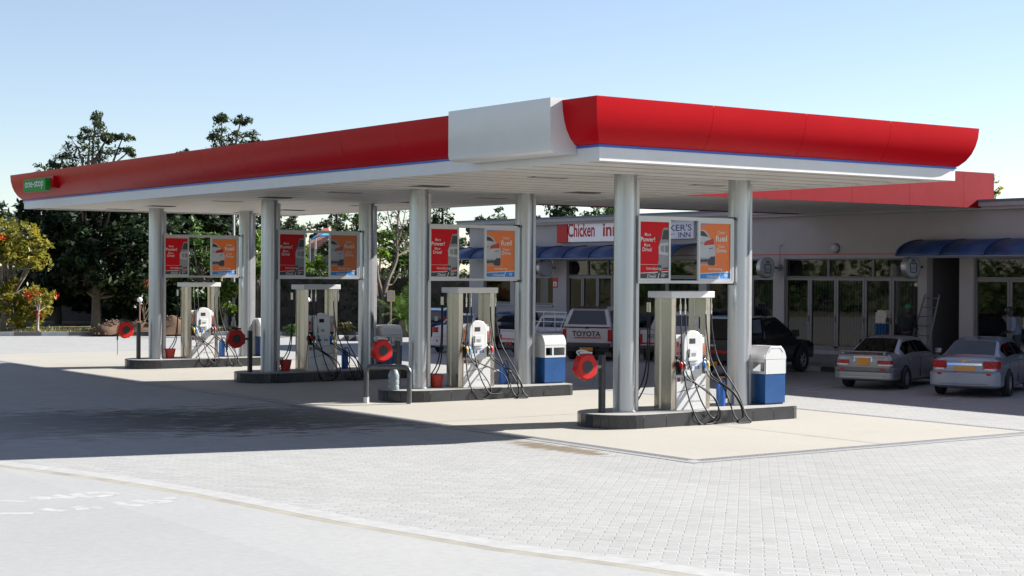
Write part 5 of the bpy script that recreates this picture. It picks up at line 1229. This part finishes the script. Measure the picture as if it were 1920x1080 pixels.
# ------------------------------------------------------------------ trees and plants
def leaves(g, c, rad, n, size, rn, flat=.6):
    for i in range(n):
        d = Vector((rn.gauss(0,1),rn.gauss(0,1),rn.gauss(0,1)))
        d = d.normalized()*rn.random()**.5
        p = Vector(c)+Vector((d.x*rad[0],d.y*rad[1],d.z*rad[2]))
        a = Vector((rn.gauss(0,1),rn.gauss(0,1),rn.gauss(0,.7))).normalized(); b = a.cross(Vector((rn.gauss(0,.6),rn.gauss(0,.6),1))).normalized()
        s = size*rn.uniform(.55,1.25); w_ = s*.42
        g.add([p-a*s, p-b*w_+a*s*.1, p+a*s, p+b*w_+a*s*.1], [(0,1,2,3)])
def tree(name, label, pos, h, trunk, blobs, leafs, size, mat, bark='bark', clump=.5, seed=1, group=None, cat='tree', red=0, twig=True, trunk_top=None, lean=0):
    """blobs: (dx,dy,z,rx,ry,rz,weight) spread around the trunk"""
    rn = random.Random(seed); r = empty(name, (pos[0],pos[1],pos[2] if len(pos) > 2 else .1), 0, label, cat, group)
    g = MB(); tt = trunk_top or h*.55
    pts = smooth_pts([(0,0,-.15),(lean*.3+rn.uniform(-.05,.05),0,tt*.35),(lean*.7,rn.uniform(-.1,.1),tt*.7),(lean,0,tt)],4); n = len(pts)
    g.tube(pts, trunk, 9, [trunk*(1.25-.75*i/(n-1)) for i in range(n)])
    crown = MB(); redm = MB(); tot = sum(b[6] if len(b) > 6 else 1 for b in blobs)
    for b in blobs:
        bx, by, bz, rx, ry, rz = b[:6]; wt = b[6] if len(b) > 6 else 1
        st = pts[rn.randrange(n//2, n)]; mid = Vector(((st.x+bx)/2+rn.uniform(-.2,.2),(st.y+by)/2,(st.z*.45+bz*.55)-.1*h*.1))
        lp_ = smooth_pts([st,mid,Vector((bx,by,bz))],4); k = len(lp_)
        g.tube(lp_, trunk*.4, 6, [trunk*(.5-.38*i/(k-1)) for i in range(k)])
        nc = max(3, int(rx*ry*rz/(clump**3)*1.1)+3); per = max(4, int(leafs*wt/tot/nc))
        for _ in range(nc):
            d = Vector((rn.gauss(0,1),rn.gauss(0,1),rn.gauss(0,1))).normalized()*rn.uniform(.45,1.0)
            c = Vector((bx+d.x*rx, by+d.y*ry, bz+d.z*rz)); cr = clump*rn.uniform(.55,1.05)
            if twig and rn.random() < .55:
                e = Vector((bx,by,bz)); g.tube([e.lerp(c,.0), e.lerp(c,.5)+Vector((0,0,-.06)), c], trunk*.07, 4, [trunk*.13,trunk*.09,trunk*.04])
            tgt = redm if rn.random() < red else crown
            leaves(tgt, c, (cr,cr,cr*.7), per, size, rn)
    if FAR[0]: grow(r, h > 2.5)
    crown.build('crown', L[mat], r, recalc=False)
    if redm.v: redm.build('flowers', L['red'], r, recalc=False)
    g.build('trunk', M[bark], r, smooth=True); return r
def auto_blobs(n, rx, ry, z0, z1, br, seed, taper=.5):
    rn = random.Random(seed); out = []
    for i in range(n):
        t = rn.random(); z = z0+(z1-z0)*t; k = 1-taper*abs(t-.4)*1.4; a = rn.uniform(0,6.28); q = rn.random()**.6
        out.append((math.cos(a)*rx*k*q, math.sin(a)*ry*k*q, z, br*rn.uniform(.7,1.2), br*rn.uniform(.7,1.2), br*rn.uniform(.55,.9)))
    return out
VS = 1.36; FAR = [False]
def at(px, d, z=.12): FAR[0] = d < 93; return (*aim(px, d*(VS if FAR[0] else 1)), z)
def grow(r, deep=False): r.scale = (VS,)*3; r.location.z -= 1.05 if deep else 0
# tall open trees rising above the canopy
d = 76
tree('tall_tree', 'tall open crowned tree above the left end of the canopy, the wider of two', at(168,d), 11, .22,
     [(-1.9,0,7.6,.75,.8,.5),(-1.2,.3,8.0,.7,.7,.5),(-.6,0,8.7,.8,.8,.7),(0,0,9.2,.8,.8,.7),(.6,.2,8.5,.9,.8,.7),(.9,0,9.3,.5,.5,.4),(.25,0,10.05,.42,.4,.35),(1.55,0,9.15,.6,.5,.3),(1.9,0,8.6,.4,.4,.25),(.2,.5,7.7,1.1,1,.7),(-.9,0,7.2,1,1,.7),(1.1,0,7.6,.9,.8,.6)], 5200, .105, 'grey', seed=11, clump=.30, trunk_top=7.2)
tree('tall_tree', 'tall wispy tree with bare twigs above the canopy, the right one of two', at(424,d), 11, .20,
     [(-2.0,0,8.25,.55,.5,.42),(-1.55,.2,8.1,.5,.5,.4),(-1.0,0,8.2,.5,.5,.4),(-.4,0,9.2,.6,.6,.5),(-.25,0,10.0,.42,.4,.3),(.75,0,10.15,.42,.4,.4),(.95,.2,9.3,.7,.6,.5),(.35,0,8.9,.9,.7,.6),(1.55,0,8.9,.6,.5,.35),(.0,0,8.2,1.5,1,.6),(2.0,0,8.8,.4,.3,.25),(1.2,0,8.4,.8,.6,.4)], 5200, .10, 'grey', seed=12, clump=.26, trunk_top=7.6)
# dense dark wood on the left
k = 0
for px, d, h, rx, bz, lab, sd, tr in ((110,66,6.4,1.7,1.6,'dense dark evergreen tree at the left, behind the yellow leaved tree',21,.2),(178,62.5,6.6,2.0,2.0,'big dark tree with thick pale trunk standing at the left verge',22,.24),
        (245,66,6.6,1.8,1.2,'dense dark tree behind the leftmost hose reel and canopy column',23,.2),(330,70,6.6,1.8,1.0,'dark tree behind the farthest fuel pump',24,.2),(400,72,6.4,1.9,1.0,'dark tree filling the gap right of the farthest pump',27,.2)):
    tree('dark_tree', lab, at(px,d), h, tr*.72, auto_blobs(26,rx*1.1,1.5,bz,h-.4,.85,sd,.2)+[(x_,y_-1.3,z_,a_,b_,c_) for x_,y_,z_,a_,b_,c_ in auto_blobs(9,rx*1.0,.5,bz+.3,h-.6,.8,sd+100,.2)], 16000, .17, 'dark', 'bark' if sd == 22 else 'bark_dark', seed=sd, clump=.5, group='dark trees along the left verge')
# a backdrop wood seen between trunks
for px, d, h, rx, sd, mt, lab in ((12,84,6.6,2.2,31,'dark','dark conifer like tree at the far left edge under the canopy end'),(20,74,5.6,1.2,32,'grey','grey green tree at the left edge above the yellow leaves'),
        (520,86,6.6,2.6,33,'grey','broad grey green tree far behind the shaded pump, left'),(572,90,6.9,2.4,34,'grey','grey green tree behind the red roofed house'),(480,80,5.6,2.0,35,'mid','mid green tree behind the second canopy column from left'),
        (690,88,6.3,2.2,36,'mid','mid green tree behind the bare branched tree, left'),(770,88,6.2,2.2,37,'grey','pale grey green tree behind the bare branched tree, right'),(850,84,4.8,2.0,38,'dark','dark green tree just left of the shop wall end'),(640,84,5.0,2.0,39,'dark','dark tree below the tall cypress')):
    tree('background_tree', lab, at(px,d), h, .18, auto_blobs(12,rx,1.6,.9,h-.4,.8,sd,.4), 4200, .15, mt, 'bark_dark', seed=sd, clump=.42, group='trees beyond the hedge')
tree('leafy_tree', 'yellow green tree with autumn leaves and red flower heads at the left edge', at(8,58), 4.4, .13, auto_blobs(22,1.35,1.2,1.3,4.9,.62,41,.2), 6500, .11, 'yellow', seed=41, clump=.36, red=.02)
tree('poinsettia_shrub', 'low straggly shrub with red flower heads on the left verge', at(70,57.5), 1.7, .05, auto_blobs(8,.75,.5,.55,1.5,.28,42,.3), 700, .09, 'yellow', 'bark_pale', seed=42, clump=.22, red=.13, cat='shrub')
tree('poinsettia_shrub', 'red flowered shrub just left of the farthest canopy column', at(272,63), 2.9, .05, auto_blobs(6,.45,.5,1.9,2.9,.3,43,.3), 600, .10, 'mid', seed=43, clump=.24, red=.2, cat='shrub')
tree('leafy_tree', 'bright green tree behind the farthest posters, lit from the right', at(374,61.5), 4.9, .12, auto_blobs(16,.95,.9,1.5,4.7,.42,44,.3), 3600, .125, 'mid', seed=44, clump=.3, lean=.2)
tree('leafy_tree', 'bright green young tree beside the pale street light pole', at(424,60), 4.0, .11, auto_blobs(9,.5,.7,1.3,3.9,.4,45,.3), 1700, .12, 'light', 'bark_pale', seed=45, clump=.28)
tree('leafy_tree', 'sunny green tree in the gap between two left canopy columns', at(482,60.5), 4.8, .10, auto_blobs(11,.42,.7,.9,4.7,.4,46,.3), 2300, .12, 'light', seed=46, clump=.3)
tree('leafy_bush', 'large light green bush showing between the shaded posters', at(572,63), 4.6, .10, auto_blobs(22,1.15,.9,1.4,4.35,.52,47,.35), 6000, .12, 'light', seed=47, clump=.33, cat='bush')
tree('leafy_bush', 'deep green bush under the red roofed house', at(622,66), 3.8, .10, auto_blobs(12,.9,.9,1.2,3.5,.5,48,.5), 3600, .13, 'dark', seed=48, clump=.33, cat='bush')
tree('leafy_bush', 'light green shrub left of the bare branched tree', at(712,62), 4.5, .08, auto_blobs(10,.45,.6,2.2,4.6,.38,49,.3), 1600, .11, 'light', seed=49, clump=.27, cat='bush')
tree('leafy_bush', 'green shrub behind the small notice board', at(752,66), 3.9, .08, auto_blobs(12,.9,.8,1.6,3.9,.45,50,.4), 3000, .12, 'mid', seed=50, clump=.32, cat='bush')
# cypresses
for px, d, h, rx, sd, lab in ((631,92,8.4,.56,51,'tall dark cypress standing above the shaded posters'),(829,90,8.0,.85,52,'broad dark cypress above the second posters')):
    rn = random.Random(sd); r = empty('cypress_tree', at(px,d), 0, lab, 'tree'); grow(r, True); g = MB()
    for i in range(120):
        t = rn.random(); z = .6+(h-.6)*t; rr_ = rx*(1-.75*max(0,t-.55)/.45)*min(1,.4+t*3); a = rn.uniform(0,6.28)
        leaves(g, (math.cos(a)*rr_*.75, math.sin(a)*rr_*.75, z), (.24,.24,.42), 34, .12, rn)
    g.build('crown', L['dark'], r, recalc=False); g = MB(); g.tube([(0,0,-.1),(0,0,h*.6),(0,0,h*.95)], .14, 8, [.17,.1,.03]); g.build('trunk', M['bark_dark'], r)
# bare-branched tree
r = empty('bare_tree', at(712,58.5), 0, 'tree with bare dark forked branches and a few leaves, between two columns', 'tree'); grow(r, True); g = MB()
def limb_(p, r0): 
    q = smooth_pts(p,5); k = len(q); g.tube(q, r0, 7, [r0*(1-.6*i/(k-1)) for i in range(k)])
limb_([(0,0,-.1),(.06,0,.7),(.10,0,1.4),(.16,0,2.1)],.15); limb_([(.16,0,2.1),(.38,0,2.75),(.62,.05,3.15),(.76,.05,3.6),(.74,.05,4.3),(.86,.1,5.2)],.085); limb_([(.16,0,2.1),(-.02,.05,2.7),(-.06,.1,3.2),(-.2,.1,3.8)],.07)
limb_([(.74,.05,3.55),(1.1,.1,3.7),(1.5,.2,3.85),(1.9,.2,3.95)],.045); limb_([(.30,0,2.5),(.55,0,2.55),(.80,0,2.9),(.98,0,2.75)],.04); limb_([(.75,.05,4.2),(.5,.1,4.7),(.35,.1,5.3)],.035); limb_([(.76,.05,4.0),(1.0,.1,4.6),(1.15,.1,5.3)],.035); limb_([(.1,0,1.4),(-.08,0,2.0),(-.12,0,2.6)],.06)
rn = random.Random(55)
for _ in range(26):
    a = rn.choice([(.74,.05,4.3),(1.1,.1,3.7),(.86,.1,5.0),(1.5,.2,3.85),(.5,.1,4.7),(1.0,.1,4.6)]); b = Vector(a)+Vector((rn.uniform(-.7,.7),rn.uniform(-.3,.3),rn.uniform(.1,.9)))
    limb_([a, (Vector(a)+b)/2+Vector((rn.uniform(-.1,.1),0,rn.uniform(-.1,.1))), b], .014)
g.build('trunk', M['bark'], r, smooth=True); g = MB()
for _ in range(40): leaves(g, (rn.uniform(-.3,1.7),rn.uniform(-.4,.5),rn.uniform(3.3,5.6)), (.2,.2,.15), 14, .075, rn)
g.build('crown', L['grey'], r, recalc=False)
# palm
r = empty('palm_plant', at(756,57.5), 0, 'arching green palm beside the notice board and hedge', 'palm'); grow(r); g = MB(); rn = random.Random(60)
for i in range(34):
    a = 2.4*i; el = rn.uniform(.35,1.35); ln = rn.uniform(1.1,1.75); P = []
    for j in range(9):
        t = j/8; P.append(Vector((math.cos(a)*ln*t*math.cos(el)*1.0, math.sin(a)*ln*t*math.cos(el), .45+ln*(t*math.sin(el)-.55*t*t*math.cos(el)))))
    for j in range(8):
        p, q = P[j], P[j+1]; t_ = (q-p).normalized(); sd_ = t_.cross(Vector((0,0,1))).normalized(); w_ = .26*math.sin(math.pi*min(1,(j+1.3)/9.5))
        for s in (1,-1):
            for m_i in (0,.5):
                b0 = p.lerp(q,m_i); tip = b0+sd_*s*w_+t_*.16+Vector((0,0,.05-.02*j)); g.add([b0, b0+t_*.035, tip],[(0,1,2)])
    g.tube(P,.010,3)
g.build('fronds', L['palm'], r, recalc=False); g = MB(); g.tube([(0,0,-.1),(0,0,.3),(0,0,.55)],.16,8,[.2,.17,.1]); g.build('trunk', M['bark'], r)
# hedge behind the verge
def hedge(pa, pb, h, wd, lab, seed, n):
    r = empty('hedge', (pa[0],pa[1],.1), 0, lab, 'hedge'); rn = random.Random(seed); d = Vector((pb[0]-pa[0],pb[1]-pa[1],0)); g = MB()
    for i in range(n):
        t = rn.random(); c = d*t+Vector((rn.uniform(-wd,wd),rn.uniform(-wd,wd),h*rn.random()**.7))
        leaves(g, c, (.22,.22,.18), 12, .085, rn)
    g.build('foliage', L['hedge'], r, recalc=False); t = MB()
    dn = d.normalized(); s = Vector((-dn.y,dn.x,0))*wd*.5
    t.add([-s,d-s,d+s,s,-s+Vector((0,0,h*.9)),d-s+Vector((0,0,h*.9)),d+s+Vector((0,0,h*.9)),s+Vector((0,0,h*.9))],[(3,2,1,0),(4,5,6,7),(0,1,5,4),(1,2,6,5),(2,3,7,6),(3,0,4,7)]); t.build('branches', M['bark_dark'], r)
hedge(aim(505,61*VS), aim(912,58.5*VS), 3.0, .45, 'long dark clipped hedge behind the grass verge', 61, 1500)
hedge(aim(-20,72*VS), aim(505,66*VS), 3.2, .5, 'dark unclipped hedge in the deep shade of the left trees', 62, 1300)
# low weeds on the verge
for i, (px, d, s_, mt, lab) in enumerate(((548,57.0,.30,'mid','small green weed tuft behind the litter bin on the verge'),(650,57.6,.38,'dry','straw coloured tuft of grass before the hedge'),(584,58,.34,'light','yellow green shrublet beside a globe lamp'))):
    r = empty('weed_tuft', at(px,d), 0, lab, 'weed'); grow(r); rn = random.Random(70+i); g = MB(); leaves(g, (0,0,s_*.6), (s_,s_,s_*.6), 160, .09, rn); g.build('foliage', L[mt], r, recalc=False)
# trees beyond the shops
for px, d, h, rx, sd, mt, lab in ((919,98,6.9,.95,81,'grey','tree top above the left end of the shop roof'),(1052,96,7.3,2.3,82,'dark','dark tree crown between column and shop roof, behind the shops'),(1140,94,7.2,1.7,83,'mid','tree crown behind the shop roof, left of the nearest column'),(985,100,6.9,1.2,84,'dark','small tree top behind the shop roof beside a column')):
    tree('background_tree', lab, at(px,d), h, .2, auto_blobs(11,rx,1.4,3.5,h-.5,.75,sd,.3), 3200, .16, mt, 'bark_dark', seed=sd, clump=.4, group='trees beyond the shops')
tree('background_tree', 'sparse tree with yellowing leaves above the right end of the red link canopy', at(1848,62), 7.1, .12, [(-.75,0,6.35,.35,.4,.25),(.15,0,6.6,.5,.4,.35),(.35,0,6.1,.3,.4,.3),(-.2,0,5.7,.7,.5,.4),(.35,0,5.7,.25,.3,.2),(0,0,5.0,.8,.5,.4)], 700, .11, 'yellow', seed=85, clump=.22, group='trees beyond the shops', trunk_top=5)
# soil heaps
for i, (px, d, rx, h, lab) in enumerate(((212,57.2,.85,.50,'heap of brown soil on the verge, left of the hose reel'),(268,58.6,.9,.46,'low brown soil heap behind the leftmost hose reel post'),(322,57.6,.80,.62,'tallest brown soil heap, beside the farthest bucket'),(475,58.2,.45,.40,'small soil heap right of the farthest canopy column'))):
    o = empty('soil_heap', at(px,d,.1), 0, lab, 'soil heap'); grow(o); g = MB(); n, mm_ = 20, 8; rings = []
    for j in range(mm_+1):
        t = j/mm_; ring = []
        for k in range(n):
            a = 2*math.pi*k/n; q = (1-t)*(1+.25*noise.noise((math.cos(a)*1.5+i*5,math.sin(a)*1.5,t*2))); ring.append((math.cos(a)*rx*q, math.sin(a)*rx*.7*q, h*(1-(1-t)**2)*(1+.25*noise.noise((math.cos(a)*1.2*(1-t)+i,math.sin(a)*1.2*(1-t),.3)))-.02))
        rings.append(ring)
    g.loft(rings); rn = random.Random(i)
    for _ in range(40):
        a = rn.uniform(0,6.28); q = rn.uniform(.2,1.15); s = rn.uniform(.02,.055); c = Vector((math.cos(a)*rx*q, math.sin(a)*rx*.7*q, max(.0,h*(1-q*q))+.02)); g.lathe([(0,-s),(s*.8,-s*.4),(s,.1*s),(s*.6,s*.7),(0,s)], c, 6)
    g.build('earth', M['soil'], o, smooth=60)

# ------------------------------------------------------------------ lamps, poles, board, far house
for px, d, top, lab in ((262,57.6,1.72,'white globe lamp on a thin rusty post behind the leftmost hose reel'),(577,58.5,1.74,'white globe garden lamp behind the shaded fuel pump')):
    o = empty('globe_lamp', at(px,d), 0, lab, 'lamp', 'globe lamps on the verge')
    g = MB(); g.cyl((0,0,0),(0,0,top-.26),.035,.03,10); g.build('post', M['rust'], o)
    g = MB(); g.lathe([(.02,-.13)]+[(.125*math.cos(R(a)), .125*math.sin(R(a))) for a in range(-75,90,15)]+[(0,.125)], (0,0,top-.125), 18); g.build('globe', M['globe'], o, smooth=True)
for px, d, h, lab, arm in ((438,62.5,6.2,'pale street light pole beside the farthest right column',1),(749,63,3.2,'grey post standing among the bushes behind the palm',0)):
    o = empty('street_light', at(px,d), 0, lab, 'pole'); g = MB(); g.cyl((0,0,0),(0,0,h),.085,.06,12); 
    g.cyl((0,0,0),(0,0,.4),.12,.12,12); g.build('pole', M['alu'], o, smooth=True)
    if arm:
        g = MB(); g.tube(smooth_pts([(0,0,h-.1),(-.05,0,h+.1),(-.3,0,h+.3)],4),.04,8); g.build('arm', M['alu'], o)
        g = MB(); g.prism([(-.75,h+.30),(-.28,h+.24),(-.24,h+.34),(-.5,h+.42),(-.75,h+.36)],'y',-.1,.1); g.build('lamp_head', M['alu'], o, bevel=.015)
o = empty('notice_board', at(733,56.8), R(35)*0-YAW, 'small faded notice board on a wooden post beside the palm', 'sign')
g = MB(); g.box(-.04,.04,-.03,.03,0,2.1); g.build('post', pm('wood_post', (.45,.30,.17), .8, 0, .2, 6), o)
g = MB(); g.box(-.18,.18,-.05,-.03,1.60,2.12); bd = g.build('board', pm('board_yellow', (.62,.45,.22), .7, 0, .15, 6), o)
g = MB(); g.box(-.13,.13,-.054,-.05,1.86,2.04); g.box(-.13,.13,-.054,-.05,1.68,1.78); g.build('faded_panel', M['light_grey'], bd)
o = empty('red_roofed_house', at(600,118,-.75), -YAW, 'pink tiled house roof above trees, showing between the shaded posters', 'house')
o.scale = (1.23,)*3
g = MB(); g.box(-.75,.75,0,3,.5,4.55); g.build('wall', pm('house_wall', (.30,.24,.21), .85, 0, .1, 2), o)
g = MB(); g.add([(-.95,-.3,4.5),(.9,-.3,4.5),(.9,3.3,4.5),(-.95,3.3,4.5),(.05,1.2,5.75),(.35,1.2,5.75),(.35,2,5.75),(.05,2,5.75)],[(0,1,5,4),(1,2,6,5),(2,3,7,6),(3,0,4,7),(4,5,6,7)]); g.build('roof', M['pink_roof'], o)
o = empty('shade_sail', at(622,80), -YAW, 'bright blue shade roof below the pink house roof', 'shade roof'); grow(o, True)
g = MB(); g.tube([(-1.1,0,4.55),(-.6,0,4.75),(0,0,4.75),(.9,0,4.6)],.02,6)
g.loft([[(-1.2,0,4.45),(-.6,0,4.72),(.2,0,4.74),(1.2,0,4.5)],[(-1.2,2.5,4.75),(-.6,2.5,5.0),(.2,2.5,5.0),(1.2,2.5,4.75)]],closed=False); g.build('sheet', M['shade_blue'], o, solid=.03, recalc=False)
g = MB()
for x in (-1.1,1.1): g.cyl((x,.1,0),(x,.1,4.6),.05); g.cyl((x,2.4,0),(x,2.4,4.8),.05)
g.build('posts', M['alu'], o)

g = MB(); rn = random.Random(90)
for i in range(1000):
    y = rn.uniform(-55,95); z = rn.uniform(.1,9)*(.7+.3*math.sin(y*.35)); leaves(g, (-37+rn.uniform(-3,3)-z*.1, y, z), (1.1,1.1,.9), 26, .38, rn)
tag(g.build('woodland', L['mid'], recalc=False), kind='stuff')
